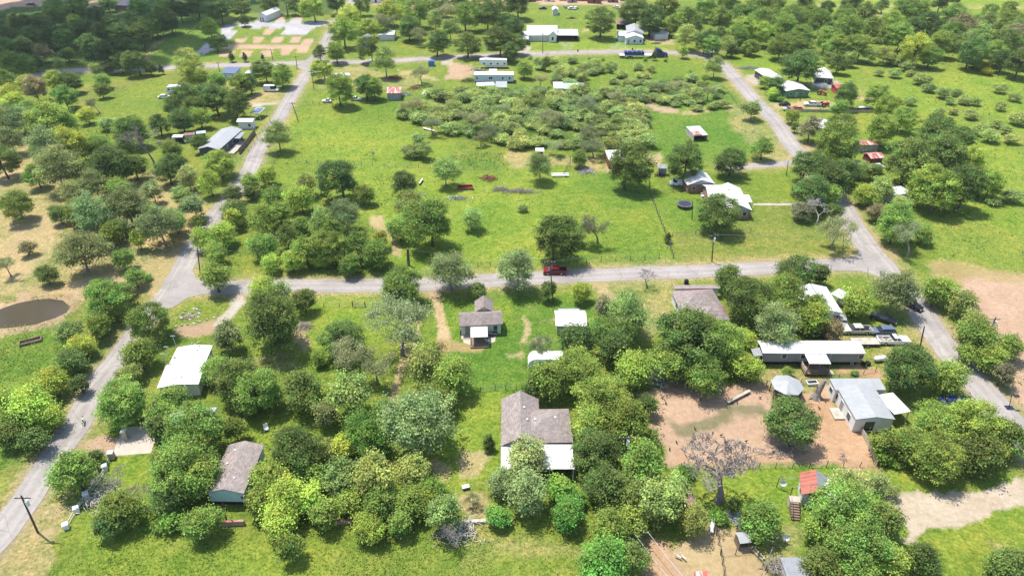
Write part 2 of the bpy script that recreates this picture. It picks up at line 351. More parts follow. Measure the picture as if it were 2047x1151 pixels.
# ground colours: (r,g,b), jitter metres, weight, vegetation(0..1), polygon in photo pixels
LAWN=(.138,.196,.028); LUSH=(.096,.175,.025); BRT=(.166,.232,.031); DRY=(.33,.27,.125); TAN=(.42,.33,.19); PINK=(.42,.302,.215)
GRAV=(.42,.385,.345); OLIVE=(.160,.182,.042); DKG=(.055,.095,.022); MEAD=(.165,.215,.036); PADD=(.43,.285,.175)
Z = [
 (OLIVE, 6, .8, 1, "-80,280 110,290 170,420 190,560 330,600 250,700 120,870 -80,1000"),
 (DRY, 4, .8, .6, "-80,270 40,285 120,300 110,390 60,450 60,560 100,600 200,590 330,600 400,500 410,400 330,380 150,420 160,520 80,600 -80,620"),
 (DRY, 5, .55, .75, "100,380 330,330 420,430 380,520 200,600 60,600"),
 (TAN, 2, .7, .2, "-80,320 30,320 40,345 -20,390 -80,390"), (TAN, 2, .7, .2, "20,430 150,420 110,470 20,480"), (TAN, 2, .5, .2, "0,480 120,470 90,560 0,560"),
 (TAN, 2, .8, .1, "140,560 240,545 250,580 170,600 90,590"),
 (DRY, 3, .7, .4, "290,590 330,560 360,530 345,500 300,520 240,560"),
 (DRY, 3, .6, .5, "300,380 350,360 400,440 360,450 330,420"),
 (OLIVE, 3, .8, 1, "160,175 360,140 370,200 290,270 160,215"), (LAWN, 3, .8, 1, "190,200 330,150 345,220 300,265 200,260"),
 (DKG, 3, .9, 1, "-80,-80 700,-80 660,30 400,20 290,130 -80,150"), (LUSH, 4, .8, 1, "360,30 440,25 430,80 400,128 270,135 300,95 340,55"), (DRY, 2, .6, .4, "275,118 310,85 340,70 310,100 290,135"),
 (PINK, 1.5, 1, 0, "-80,-60 150,-60 130,0 85,12 32,13 0,22 -80,30"), (GRAV, 1, .8, 0, "60,-30 140,-30 120,4 90,8"), (PINK, 1.5, .7, 0, "165,12 205,-5 215,8 195,22 175,20"),
 (PINK, 2.5, .95, 0, "730,-60 1290,-60 1282,8 1230,12 1165,10 1100,9 1060,6 1020,10 860,14 800,18 745,10"),
 (MEAD, 6, .9, 1, "1540,120 1800,110 2150,90 2150,560 1900,560 1800,440 1600,250"), (BRT, 6, .9, 1, "1700,-30 2150,-30 2150,80 1700,55 1640,20"), (DRY, 1.2, .95, .2, "1590,8 1680,10 1800,10 2150,18 2150,21 1800,14 1600,12"),
 (DRY, 5, .5, .8, "1690,30 1790,20 1760,50 1700,45"),
 (BRT, 8, .8, 1, "1700,170 2100,130 2100,500 1850,400 1720,220"), (DRY, 6, .45, .8, "1700,180 1740,180 1745,200 1710,200"), (OLIVE, 5, .4, 1, "1850,190 2100,290 2100,330 1950,260"),
 (LAWN, 8, .9, 1, "560,190 790,200 850,300 1000,340 1000,360 520,370"), (BRT, 10, .8, 1, "600,230 780,240 900,320 700,330 560,330"), (LUSH, 6, .6, 1, "720,200 880,195 860,230 740,225"),
 (BRT, 6, .9, 1, "520,340 1010,345 1300,345 1345,515 940,535 800,540 750,430"), (LAWN, 8, .7, 1, "1040,380 1290,360 1330,480 1150,510"), (LUSH, 4, .7, 1, "1130,350 1290,330 1310,420 1230,430"), (LUSH, 4, .6, 1, "880,320 1010,305 1015,340 900,335"),
 (LUSH, 4, .8, 1, "1280,200 1470,180 1540,290 1500,330 1310,320"), (LUSH, 4, .8, 1, "1290,215 1440,190 1500,300 1330,300"),
 (DRY, 3, .55, .6, "1440,200 1490,215 1590,320 1530,320 1480,260"), (LUSH, 5, .6, 1, "1060,120 1440,125 1440,180 1200,160"), (LAWN, 5, .7, 1, "1020,118 1420,118 1430,150 1020,160"),
 (LAWN, 4, .9, 1, "1300,385 1380,378 1590,335 1640,420 1760,520 1350,530 1345,515"), (OLIVE, 5, .7, .9, "1350,470 1500,410 1640,410 1720,500 1600,525 1350,530"), (LUSH, 4, .7, 1, "1300,390 1400,385 1440,460 1345,475"),
 (DRY, 3, .5, .6, "1345,525 1720,510 1700,520 1350,535"), (DRY, 2, .5, .6, "1160,530 1350,522 1350,535 1150,545"),
 (LAWN, 4, .9, 1, "640,585 870,580 870,690 600,760 480,720 480,600"), (BRT, 5, .8, 1, "640,590 760,585 800,690 640,700 500,740"), (DRY, 3, .5, .7, "520,710 600,700 610,740 540,750"),
 (TAN, 1.2, .8, .1, "598,650 620,642 622,690 600,705 585,680"),
 (LUSH, 4, .95, 1, "870,580 1190,570 1200,700 1060,780 870,780"), (LAWN, 3, .6, 1, "1050,565 1200,560 1200,600 1080,600"), (BRT, 3, .5, 1, "900,590 1000,600 1020,640 900,700"),
 (TAN, .8, .8, .1, "1043,633 1050,632 1060,660 1058,688 1048,688 1046,660"), (PINK, .7, .9, 0, "1062,681 1078,677 1085,686 1073,693 1061,689"), (TAN, 1, .8, .1, "1015,709 1042,705 1045,713 1025,719"), (DRY, 1, .7, .2, "1074,640 1110,640 1110,646 1074,645"),
 (TAN, .5, 1, 0, "852,572 876,575 882,600 892,640 900,680 905,700 880,700 875,660 868,615 860,595"), (DRY, .6, 1, 0, "870,680 980,690 965,702 880,705"), (PINK, 1, .9, 0, "848,565 875,565 880,592 862,598 850,588"),
 (TAN, .5, 1, 0, "828,605 834,605 812,700 786,800 772,860 762,880 764,855 780,790 806,690"), (TAN, .5, .9, 0, "842,618 847,620 832,680 800,770 785,840 796,770 826,680"),
 (TAN, 1, .8, .1, "736,432 758,432 782,462 800,490 800,514 782,512 776,480 750,455"),
 (BRT, 3, .9, 1, "900,770 1010,775 1000,960 930,990 860,1000 880,880"), (BRT, 4, .9, 1, "450,850 640,840 640,880 540,890 480,890"), (BRT, 3, .9, 1, "200,905 310,905 420,1060 200,1070 150,1030"),
 (TAN, 1.5, .7, .2, "920,905 960,900 980,930 930,950"), (TAN, 1.5, .7, .2, "850,920 900,925 905,960 870,955"), (TAN, 1.5, .6, .2, "900,990 960,980 980,1040 930,1040"),
 (MEAD, 5, .95, 1, "90,1160 130,1050 300,1050 500,1060 900,1060 1220,1070 1220,1300 60,1300"), (BRT, 5, .7, 1, "120,1070 700,1080 700,1300 60,1300"), (DRY, 3, .45, .8, "860,1075 1150,1090 1180,1130 900,1110"),
 (DRY, 1.5, .7, .6, "0,1110 60,1050 130,990 140,1050 90,1151 60,1200 -20,1200"), (TAN, .8, .9, .1, "60,1062 112,1058 108,1070 70,1072"), (TAN, 1, .6, .3, "60,1020 120,1000 125,1030 70,1035"),
 (LUSH, 3, .8, 1, "-80,640 100,660 230,700 130,860 20,960 -80,960"), (BRT, 3, .7, 1, "-80,780 60,760 20,900 -80,1000"), (BRT, 2, .9, 1, "-80,1000 20,960 120,850 240,690 225,690 120,820 -20,1020"),
 (PINK, 1.6, .7, .1, "-80,590 0,596 60,585 140,585 158,600 150,625 120,645 60,662 -80,680"), (OLIVE, 1, .8, .8, "0,592 35,590 34,602 0,614"), (TAN, 1, .9, 0, "-80,640 -20,655 20,660 0,670 -80,680"), (DRY, 1.5, .7, .5, "0,560 110,580 150,600 60,590"),
 (LAWN, 2, .9, 1, "335,615 395,590 410,620 420,640 350,655 335,640"), (PINK, .8, .85, 0, "345,662 360,653 428,640 440,650 430,668 352,672"), (GRAV, .6, .9, 0, "425,648 450,625 478,590 498,585 490,605 462,632 446,655"), (GRAV, 1, .7, 0, "468,583 500,583 486,610 456,610"),
 (PINK, .4, .95, 0, "172,880 205,868 235,876 252,853 322,850 300,905 225,912 190,912 160,910 150,925 152,895"),
 (DRY, 3, .6, .6, "1160,545 1350,540 1350,620 1300,680 1260,620 1180,580"), (TAN, 1, .6, .2, "1180,568 1200,565 1235,600 1215,602"), (LAWN, 3, .5, 1, "1230,570 1340,560 1340,590 1240,600"),
 (LAWN, 3, .9, 1, "1430,560 1740,540 1790,580 1850,640 1880,720 1860,760 1730,690 1690,640"), (DRY, 3, .4, .6, "1740,690 1830,650 1860,720 1770,740"), (DRY, 1.5, .5, .4, "1660,665 1730,670 1750,660 1740,690 1680,690"),
 (OLIVE, 2, .9, .9, "1520,720 1740,722 1750,760 1660,760 1520,780"), (PADD, 1.5, .85, .1, "1665,735 1750,735 1770,755 1740,760 1665,748"), (DRY, 1.5, .6, .5, "1515,735 1620,745 1640,775 1520,790"),
 (PINK, 1.2, 1, 0, "1285,790 1330,765 1420,772 1540,772 1560,790 1640,790 1640,760 1660,765 1668,800 1720,860 1752,932 1345,938 1310,870"), (PADD, 2, .9, 0, "1590,800 1650,780 1668,805 1720,860 1752,930 1600,930 1620,860"),
 ((.155,.16,.085), 1.6, .85, .25, "1335,835 1370,850 1400,830 1450,808 1530,810 1535,838 1470,830 1420,860 1380,868 1340,858"), ((.22,.19,.14), 1.2, .45, .2, "1370,880 1410,880 1400,900 1370,895"), (PADD, 2, .5, 0, "1350,900 1740,900 1750,935 1345,937"),
 (BRT, 2, .9, 1, "1345,938 1760,935 1790,900 1870,980 2150,930 2150,960 1950,985 1830,990 1760,990 1800,1050 1870,1151 1870,1300 1560,1300 1500,1110 1470,1020 1350,960"), (LUSH, 2, .5, 1, "1345,938 1400,940 1390,970 1340,960"), (LUSH, 1.5, .7, 1, "1410,1005 1440,1000 1480,1040 1430,1055"), (DRY, 2, .5, .6, "1500,1060 1600,1040 1620,1110 1580,1151 1530,1151"),
 (TAN, 1.5, .0, 0, "1800,990 1960,985 2047,962 2047,985 1950,1010 1830,1020"), (MEAD, 1, .8, 1, "1810,1040 1845,1038 1848,1052 1815,1058"),
 (LAWN, 4, .9, 1, "1820,1100 1850,1075 1960,1055 2050,1020 2150,1000 2150,1300 1850,1300"), (BRT, 5, .8, 1, "1870,1070 2047,1030 2150,1040 2150,1140 1870,1120"), (DRY, 1, .6, .2, "1975,1090 2000,1085 1998,1100 1980,1100"),
 ((.46,.40,.31), .6, 1, 0, "1770,985 1825,984 1900,985 1960,980 2047,955 2150,930 2150,985 2047,1008 1990,1022 1950,1042 1900,1052 1850,1058 1842,1075 1815,1090 1795,1085 1820,1060 1780,1030"),
 (TAN, 1.5, .95, .0, "1300,1151 1340,1110 1350,1085 1410,1055 1440,1035 1462,1050 1490,1060 1512,1110 1535,1160 1540,1300 1290,1300"), (PINK, 1.5, .8, 0, "1300,1070 1340,1090 1400,1160 1280,1160 1260,1080"), (PADD, 1.5, .7, 0, "1280,1090 1330,1075 1350,1120 1330,1200 1290,1200"),
 (PINK, 2.2, 1, 0, "1900,560 1925,548 1960,545 2047,552 2200,560 2200,1150 2080,830 2020,790 1985,740 1940,640"), (DRY, 2, .8, .2, "1860,530 1890,520 1930,530 2047,545 2047,560 1930,560 1900,590 1840,580"), (TAN, 1.5, .7, .1, "1760,495 1800,498 1800,520 1775,525"),
 (DRY, 1.5, .55, .6, "1790,540 1900,650 2060,860 2100,930 2090,960 2030,880 1880,650"),
 (LUSH, 2, .7, 1, "785,205 870,180 1000,170 1180,175 1290,190 1300,240 1280,290 1200,300 1000,290 900,260"), (DKG, 2, .5, 1, "800,210 1000,190 1280,210 1270,280 1000,280"),
 (PINK, 1, .9, 0, "1282,202 1292,192 1300,206 1320,214 1345,216 1358,224 1350,228 1320,224 1292,214"), (TAN, 1, .5, .2, "1360,222 1410,215 1420,225 1370,232"),
 (PINK, 1.5, .9, 0, "890,130 905,126 950,133 945,144 940,155 885,160 895,148"), (GRAV, 1, .8, 0, "880,121 905,118 905,128 885,130"), (TAN, 1, .7, .2, "790,138 830,145 880,158 870,162 800,148"), (TAN, 1.5, .6, .2, "680,133 730,132 740,140 690,143"), (DRY, 2, .5, .5, "640,140 720,135 880,170 770,180 640,180"),
 (GRAV, 1, .95, 0, "1040,95 1055,90 1065,105 1090,112 1030,116 1035,105"), (GRAV, 1, .95, 0, "1117,84 1128,82 1135,88 1150,86 1140,108 1115,108 1124,100"), (PINK, 1, .6, 0, "1135,85 1155,82 1150,95 1138,96"), (GRAV, 1, .95, 0, "1220,88 1235,84 1252,94 1254,106 1225,106"), (TAN, 1, .7, .1, "1290,78 1345,78 1350,90 1310,90"), (LAWN, 4, .9, 1, "1040,14 1200,20 1260,30 1240,60 1180,70 1050,60"), (BRT, 3, .8, 1, "1060,80 1230,80 1330,90 1340,103 1060,108"), (TAN, 1, .6, .2, "1155,60 1180,60 1180,64 1155,64"),
 (BRT, 3, .9, 1, "1450,105 1700,115 1700,170 1560,150 1480,140"), (GRAV, 1.2, .9, 0, "1480,155 1520,148 1545,155 1530,170 1500,168"), (TAN, 1.2, .8, .1, "1540,205 1580,205 1640,202 1700,208 1690,215 1560,217 1545,220"), (GRAV, 2, .7, .1, "1620,160 1680,160 1680,180 1640,180"), (PINK, 1, .8, 0, "1598,290 1625,288 1640,296 1610,305"),
 (TAN, 1, .8, .1, "1715,195 1745,195 1745,203 1715,203"), (LAWN, 3, .7, 1, "1650,185 1700,190 1690,205 1650,205"),
 (DRY, 2, .75, .5, "1010,300 1060,305 1150,318 1210,310 1210,340 1120,330 1020,335"), (PINK, 1.5, .6, .2, "1210,320 1226,340 1218,350 1206,330"), (TAN, 1.5, .8, .1, "1285,310 1320,308 1320,330 1290,325"), (TAN, 1, .6, .2, "1620,395 1630,390 1760,470 1750,490"),
 (PINK, .8, .8, 0, "1690,410 1705,412 1722,430 1718,438 1700,420"), (GRAV, 1, .6, .1, "1505,407 1590,407 1590,411 1505,410"),
 (GRAV, .6, 1, 0, "500,206 530,206 560,201 560,207 530,211 512,215 500,215"), (TAN, 1, .9, .1, "490,212 500,195 520,185 540,182 545,188 520,195 510,212"), (DRY, 2, .6, .5, "505,180 570,180 560,205 510,205"), (DRY, 1.5, .6, .4, "415,165 500,165 500,180 430,185"),
]
GP = (.38, .385, .42)
for s in ("453,50 476,47 461,62 474,63 463,76 453,86 443,81 441,61", "393,104 415,85 428,100 407,109", "513,41 531,43 521,58 500,60", "553,41 569,41 563,57 534,58", "586,36 604,40 602,47 636,40 659,45 652,50 629,56 612,69 562,68", "476,47 640,46 640,51 476,54"):
    Z.append((GP, .3, 1, 0, s))
for s in ("558,34 571,34 568,41 555,41", "593,32 607,33 603,40 589,40", "660,40 673,42 665,56 648,52", "530,60 551,59 541,69 526,70", "470,77 495,76 487,86 468,86", "507,76 530,75 522,87 505,87", "545,76 568,75 560,86 543,85", "584,74 605,72 597,86 580,85", "605,80 628,79 612,107 591,107", "445,92 480,90 520,91 598,90 598,98 520,97 448,98", "440,103 470,101 465,114 438,115", "482,102 505,101 500,112 480,113", "523,101 545,99 543,112 521,113", "562,100 586,99 576,110 561,110"):
    Z.append((PINK, .6, 1, 0, s))
xs = np.concatenate([[-6000, -2500, -1200, -600, -300, -150], np.arange(-80, 2132, 4.), [2200, 2350, 2650, 3300, 4600, 8000]])
ys = np.concatenate([[2590, 2300, 1900, 1600, 1400, 1300], np.arange(1240, 1152, -8.), np.arange(1152, -24, -4.), np.arange(-28, -100, -12.), [-130, -170, -210, -250, -285, -305, -318, -326]])
UX, VY = np.meshgrid(xs, ys)
gx, gy = GN(UX, VY)
base = np.zeros(gx.shape+(3,)); base[:] = LAWN
veg = np.ones(gx.shape)
# far woods tone
nzs = fbm(gx, gy, 40.)[..., None]
base = base*(1-.5*nzs)+np.array(OLIVE)*.5*nzs
jr = np.random.default_rng(3)
flatx, flaty = gx.ravel(), gy.ravel(); B = base.reshape(-1, 3); Vg = veg.ravel()
def to_px(x, y):
    d = y*cT+CAMH*sT; up = y*sT-CAMH*cT
    return W0/2+FOC*x/d, H0/2-FOC*up/d
def cover(poly, jit, x, y):
    xs_ = [p[0] for p in poly]; ys_ = [p[1] for p in poly]
    u, v = to_px(x, y); mrg = 25+jit*8
    k = np.where((u > min(xs_)-mrg) & (u < max(xs_)+mrg) & (v > min(ys_)-mrg) & (v < max(ys_)+mrg))[0]
    if len(k) == 0: return k, None
    X = x[k]; Y = y[k]; a = np.zeros(len(k))
    wx = (fbm(X+13, Y, jit*2.2)-.5)*2.6*jit; wy = (fbm(X, Y+77, jit*2.2)-.5)*2.6*jit
    for s in range(8):
        r = jit*.45*((s+.5)/8)**.5; t = s*2.399
        uu, vv = to_px(X+wx+r*math.cos(t), Y+wy+r*math.sin(t)); a += pip(uu, vv, poly)
    return k, a/8
for col, jit, wgt, vg, s in Z:
    k, a = cover(pts(s), jit, flatx, flaty)
    if a is None: continue
    a = a*wgt; B[k] = B[k]*(1-a[:, None])+np.array(col)*a[:, None]; Vg[k] = Vg[k]*(1-a)+vg*a
# gravelly, drier verges beside the roads
for k_, (P, hw) in RW.items():
    Q = np.array([(p.x, p.y) for p in resample(P, 2.5)])
    near = np.where((flatx > Q[:,0].min()-6) & (flatx < Q[:,0].max()+6) & (flaty > Q[:,1].min()-6) & (flaty < Q[:,1].max()+6))[0]
    d = np.full(len(near), 99.)
    for q in Q: d = np.minimum(d, np.hypot(flatx[near]-q[0], flaty[near]-q[1]))
    nn = fbm(flatx[near], flaty[near], 2.5)
    a = np.clip(1-(d-hw-.1)/(.5+1.8*nn), 0, 1)*.85; B[near] = B[near]*(1-a[:,None])+np.array((.31,.27,.19))*a[:,None]; Vg[near] = Vg[near]*(1-a*.7)
    a = np.clip(1-(d-hw-1)/3.5, 0, 1)*.35; B[near] = B[near]*(1-a[:,None])+np.array(DRY)*a[:,None]
# close the sheet behind the camera
nr, nc = gx.shape
GX = np.vstack([np.linspace(-5000, 5000, nc)[None], gx]); GY = np.vstack([np.full((1, nc), -1500.), gy])
colr = np.concatenate([np.tile(LAWN, (nc, 1)), B]); vg = np.concatenate([np.ones(nc), Vg]); nr += 1
I = np.arange(nr*nc).reshape(nr, nc)
F = np.stack([I[:-1, :-1], I[:-1, 1:], I[1:, 1:], I[1:, :-1]], -1).reshape(-1, 4)
def groundmat():
    m, t, b = newmat('ground_cover'); L = t.links.new
    g = N(t, 'ShaderNodeTexCoord')
    def noise(s, d=5, r=.6, off=0):
        n = N(t, 'ShaderNodeTexNoise', Scale=s, Detail=float(d), Roughness=r)
        mp = N(t, 'ShaderNodeMapping'); mp.inputs['Location'].default_value = (off, off*.7, 0); L(g.outputs['Object'], mp.inputs[0]); L(mp.outputs[0], n.inputs['Vector']); return n.outputs[0]
    c = N(t, 'ShaderNodeAttribute', attribute_name='gcol').outputs['Color']; v = N(t, 'ShaderNodeAttribute', attribute_name='veg').outputs['Fac']
    # vegetated: patches of dry, lush and weedy growth
    a = mul(t, c, ramp(t, noise(.055, 6, .6), [(.3, (.72, .86, .8)), (.5, (1, 1, 1)), (.72, (1.38, 1.12, 1.2))]).outputs[0])
    a = mul(t, a, ramp(t, noise(.35, 7, .7, 40), [(.28, (.58, .76, .6)), (.5, (1, 1, 1)), (.72, (1.38, 1.14, 1.3))]).outputs[0])
    a = mul(t, a, ramp(t, noise(2.2, 6, .75, 9), [(.32, (.42, .5, .42)), (.68, (1.55, 1.45, 1.5))]).outputs[0])
    a = mul(t, a, ramp(t, noise(.85, 5, .7, 19), [(.32, (.66, .74, .66)), (.5, (1, 1, 1)), (.68, (1.28, 1.22, 1.25))]).outputs[0])
    dry = ramp(t, noise(.16, 8, .72, 70), [(.60, (0,)*3), (.78, (.45,)*3)]).outputs[0]
    a = mixc(t, dry, a, (.36, .29, .14))
    d = mul(t, c, ramp(t, noise(.12, 8, .65, 5), [(.3, (.85, .8, .75)), (.7, (1.12, 1.12, 1.12))]).outputs[0])
    d = mul(t, d, ramp(t, noise(1.1, 8, .75, 25), [(.3, (.74, .7, .65)), (.7, (1.12, 1.1, 1.09))]).outputs[0])
    weeds = ramp(t, noise(.7, 9, .75, 95), [(.66, (0,)*3), (.76, (.35,)*3)]).outputs[0]
    d = mixc(t, weeds, d, (.13, .14, .05))
    mx = N(t, 'ShaderNodeMath', operation='GREATER_THAN'); 
    n2 = N(t, 'ShaderNodeMath', operation='MULTIPLY_ADD'); L(noise(1.2, 8, .75, 55), n2.inputs[0]); n2.inputs[1].default_value = 2.4; n2.inputs[2].default_value = -1.2
    ad = N(t, 'ShaderNodeMath', operation='ADD'); L(v, ad.inputs[0]); L(n2.outputs[0], ad.inputs[1])
    fac = ramp(t, ad.outputs[0], [(.38, (0,)*3), (.62, (1,)*3)]).outputs[0]
    col = mixc(t, fac, d, a)
    L(col, b.inputs['Base Color']); b.inputs['Roughness'].default_value = .95; b.inputs['Specular IOR Level'].default_value = .08
    bp = N(t, 'ShaderNodeBump', Strength=.9, Distance=.35); L(noise(1.6, 8, .8), bp.inputs['Height'])
    L(bp.outputs[0], b.inputs['Normal'])
    return m
me = npmesh('ground', np.stack([GX, GY, np.zeros_like(GX)], -1).reshape(-1, 3), F, groundmat(), {'gcol': np.c_[colr, np.ones(len(colr))], 'veg': vg}, smooth=True)
go = bpy.data.objects.new('ground', me); COL.objects.link(go); tag(go, kind='structure')
# pond
wm, t, b = newmat('muddy_water'); b.inputs['Base Color'].default_value = (.060, .046, .036, 1); b.inputs['Roughness'].default_value = .06; b.inputs['Specular IOR Level'].default_value = .5
n_ = N(t, 'ShaderNodeTexNoise', Scale=1.2); bp = N(t, 'ShaderNodeBump', Strength=.06, Distance=.05); t.links.new(n_.outputs[0], bp.inputs['Height']); t.links.new(bp.outputs[0], b.inputs['Normal'])
flatpoly('pond_water', pts("-60,660 -60,630 0,618 30,607 62,600 100,597 128,600 141,612 132,625 112,636 70,648 20,655"), .03, wm)
CONC = surf('pale_concrete', (.42, .36, .30), .9, var=.12, vscale=.8, dirt=.15)
flatpoly('driveway_slab', pts("232,886 252,853 321,850 302,905 226,911"), .022, CONC, jit=.03)
flatpoly('garden_path', pts("1506,407.5 1588,407.5 1588,410.5 1506,410"), .02, CONC, jit=.03)
STONE = surf('patio_stone', (.42, .36, .29), .9, var=.35, vscale=2.5)
flatpoly('patio', pts("922,672 992,672 990,682 975,689 945,691 928,685"), .02, STONE, jit=.15)
# ---------------------------------------------------------------- trees
def leaf_quads(P, Nrm, size, rng):
    """kite shaped leaf sprays around points P facing roughly Nrm"""
    n = len(P); r = rng.normal(size=(n, 3)); Nn = Nrm+r*.55; Nn /= np.linalg.norm(Nn, axis=1)[:, None]
    a = np.cross(Nn, rng.normal(size=(n, 3))); a /= np.linalg.norm(a, axis=1)[:, None]; b = np.cross(Nn, a)
    s = size*rng.uniform(.6, 1.35, (n, 1)); wv = rng.uniform(.4, .8, (n, 1))
    fold = Nn*s*.25
    q = np.stack([P-a*s*.6, P-b*s*wv*.6+fold, P+a*s*.6, P+b*s*wv*.6+fold], 1)
    return q.reshape(-1, 3)
def make_crown(name, seed, ncl, nleaf, leaf, hr=.95, kind='round', rcl=(.10, .17), zlo=.18, shell=.72):
    """crown of unit width, height hr, ground at z=0"""
    rng = np.random.default_rng(seed); cz = (zlo+1)/2*hr; rz = (1-zlo)/2*hr
    cs = []; tries = 0
    nl = rng.integers(3, 6); lob = [(rng.uniform(0, 6.28), rng.uniform(.2, .55), rng.uniform(-.5, .8)) for _ in range(nl)]
    while len(cs) < ncl and tries < 5000:
        tries += 1
        d = rng.normal(size=3); d /= np.linalg.norm(d)
        if d[2] < -.8: continue
        rr = rng.uniform(shell, 1)**.7 if rng.random() < .8 else rng.uniform(.3, .8)
        th = math.atan2(d[1], d[0]); k = min(1.18, .66+sum(a*max(0, math.cos(th-t))**4*max(0, 1-abs(d[2]-e_)*.7) for t, a, e_ in lob)) if kind != 'cone' else 1; kz_ = min(1.1, .8+.4*k*rng.uniform(.5, 1))
        cr = rng.uniform(*rcl)
        if d[2] < 0 and kind != 'cone':
            hh_ = math.hypot(d[0], d[1])+1e-6; q_ = min(1.6, math.sqrt(max(.05, 1-d[2]**4))/hh_); d = np.array([d[0]*q_, d[1]*q_, d[2]])
        p = np.array([d[0]*(.5-cr*.7)*rr*k, d[1]*(.5-cr*.7)*rr*k, d[2]*(rz-cr*.6)*rr*kz_])
        if kind == 'cone': f = 1-.8*max(0, (p[2]+rz)/(2*rz)); p[0] *= f*1.2; p[1] *= f*1.2
        if kind == 'spread' and p[2] > 0: p[2] *= .8+.35*rng.random()
        if any(np.linalg.norm(p-q[0]) < .55*(cr+q[1])*.62 for q in cs): continue
        cs.append((p, cr))
    V = []; T = []; Hh = []
    for p, cr in cs:
        n = max(6, int(nleaf*(cr/np.mean(rcl))**2)); d = rng.normal(size=(n, 3)); d /= np.linalg.norm(d, axis=1)[:, None]
        d[:, 2] = np.where(d[:, 2] < -.3, -d[:, 2]*.6, d[:, 2])
        r = cr*np.abs(rng.normal(.82, .34, (n, 1))); sq = np.array([1.12, 1.12, .82])
        # sprays reach out along a few twigs, so outlines stay ragged
        tw = rng.normal(size=(5, 3)); tw /= np.linalg.norm(tw, axis=1)[:, None]
        al = np.max(d@tw.T, axis=1)[:, None]; r = r*(.78+.5*np.clip(al, 0, 1)**6)
        Q = p+d*r*sq; Q[:, 2] += cz
        Q[:, 2] = np.maximum(Q[:, 2], .02)
        V.append(leaf_quads(Q, d+np.array([0, 0, 1.0]), leaf, rng))
        tc = rng.uniform(.68, 1.3); T.append(np.repeat(tc*rng.uniform(.6, 1.4, n), 4)); Hh.append(np.repeat(.5+rng.normal(0, .011)+rng.normal(0, .008, n), 4))
    V = np.concatenate(V); V[:, :2] -= 0
    me = npmesh(name, V, None, LEAF, {'tint': np.concatenate(T), 'hue': np.concatenate(Hh)})
    return me, [(tuple(p+np.array([0, 0, cz])), cr) for p, cr in cs]
def make_trunk(name, clumps, hr, seed, mat, thick=.028, nb=9, base=.22):
    rng = random.Random(seed); mb = MB(); top = (rng.uniform(-.03, .03), rng.uniform(-.03, .03), hr*.5)
    fk = (top[0]*.5, top[1]*.5, hr*base)
    mb.tube([(0,0,-.01), (0,0,hr*.06), fk, top], [thick*1.5, thick, thick*.8, thick*.45], 7)
    cl = list(clumps); rng.shuffle(cl)
    for p, cr in cl[:nb]:
        f = rng.uniform(.3, 1); s = tuple(fk[i]+(top[i]-fk[i])*f for i in range(3))
        m = [(s[i]+p[i])/2+rng.uniform(-.03, .03) for i in range(3)]; m[2] += .02
        mb.tube([s, m, p], [thick*.5, thick*.33, thick*.12], 5)
    o = mb.build(name, mat); me = o.data; bpy.data.objects.remove(o); return me
def make_bare(name, seed, mat, hr=1.0, levels=4, spread=.9, thick=.03, nb=4, twig=.003, base=.22):
    rng = random.Random(seed); mb = MB(); ends = []
    def grow(p, d, ln, r, lv):
        pts_ = [p]; q = Vector(p); dd = Vector(d)
        for i in range(3):
            dd = (dd+Vector((rng.uniform(-1,1), rng.uniform(-1,1), rng.uniform(-.5,.7)))*.28).normalized(); q = q+dd*ln/3; pts_.append(q.copy())
        r2 = max(twig, r*.55); mb.tube(pts_, [r, r*.85, r*.7, r2], 5 if lv > 1 else 3, cap=False)
        if lv == 0: ends.append((tuple(q), .1)); return
        n = rng.choice((2, 3, 3)) if lv < levels else nb
        for k in range(n):
            a = rng.uniform(0, 6.28); side = Vector((math.cos(a), math.sin(a), rng.uniform(-.25, .6)))
            nd = (dd*rng.uniform(.5, 1)+side*spread*rng.uniform(.6, 1.1)).normalized()
            st = pts_[rng.choice((2, 3, 3))] if k else pts_[3]
            grow(st, nd, ln*rng.uniform(.55, .8), r2*rng.uniform(.7, 1), lv-1)
    mb.tube([(0,0,-.01), (0,0,hr*.1)], [thick*1.5, thick*1.05], 8)
    grow(Vector((0,0,hr*.1)), Vector((rng.uniform(-.1,.1), rng.uniform(-.1,.1), 1)), hr*base, thick, levels)
    xs_ = np.array(mb.v); wd = max(np.ptp(xs_[:,0]), np.ptp(xs_[:,1])); k = 1/wd; kz = 1.0/max(v[2] for v in mb.v)
    mb.v = [(x*k, y*k, z*kz) for x, y, z in mb.v]
    o = mb.build(name, mat); me = o.data; bpy.data.objects.remove(o); return me, [((p[0]*k, p[1]*k, p[2]*kz), c) for p, c in ends], max(v[2] for v in mb.v)
def leaf_on(name, ends, seed, n, rad, leaf):
    rng = np.random.default_rng(seed); P = np.concatenate([np.array(p)+rng.normal(size=(n, 3))*rad for p, c in ends])
    d = rng.normal(size=P.shape); V = leaf_quads(P, d+np.array([0,0,.5]), leaf, rng)
    return npmesh(name, V, None, LEAF, {'tint': np.repeat(rng.uniform(.6, 1.3, len(P)), 4), 'hue': np.full(len(V), .5)})
PRO = {}   # kind,size -> list of (crown, trunk, hr)
def reg(key, crown, cl, hr, seed, mat=BARK, **kw): PRO.setdefault(key, []).append((crown, make_trunk('trunk', cl, hr, seed, mat, **kw), hr))
s_ = 100
for i in range(4):
    s_ += 1; m, cl = make_crown('crown', s_, 80, 180, .026, [.9, .97, 1.03, .86][i], rcl=(.06, .15), zlo=.04); reg(('round', 'L'), m, cl, [.9, .97, 1.03, .86][i], s_)
for i in range(3):
    s_ += 1; m, cl = make_crown('crown', s_, 48, 118, .038, [.93, 1.0, .86][i], rcl=(.10, .18), zlo=.03); reg(('round', 'M'), m, cl, [.93, 1.0, .86][i], s_)
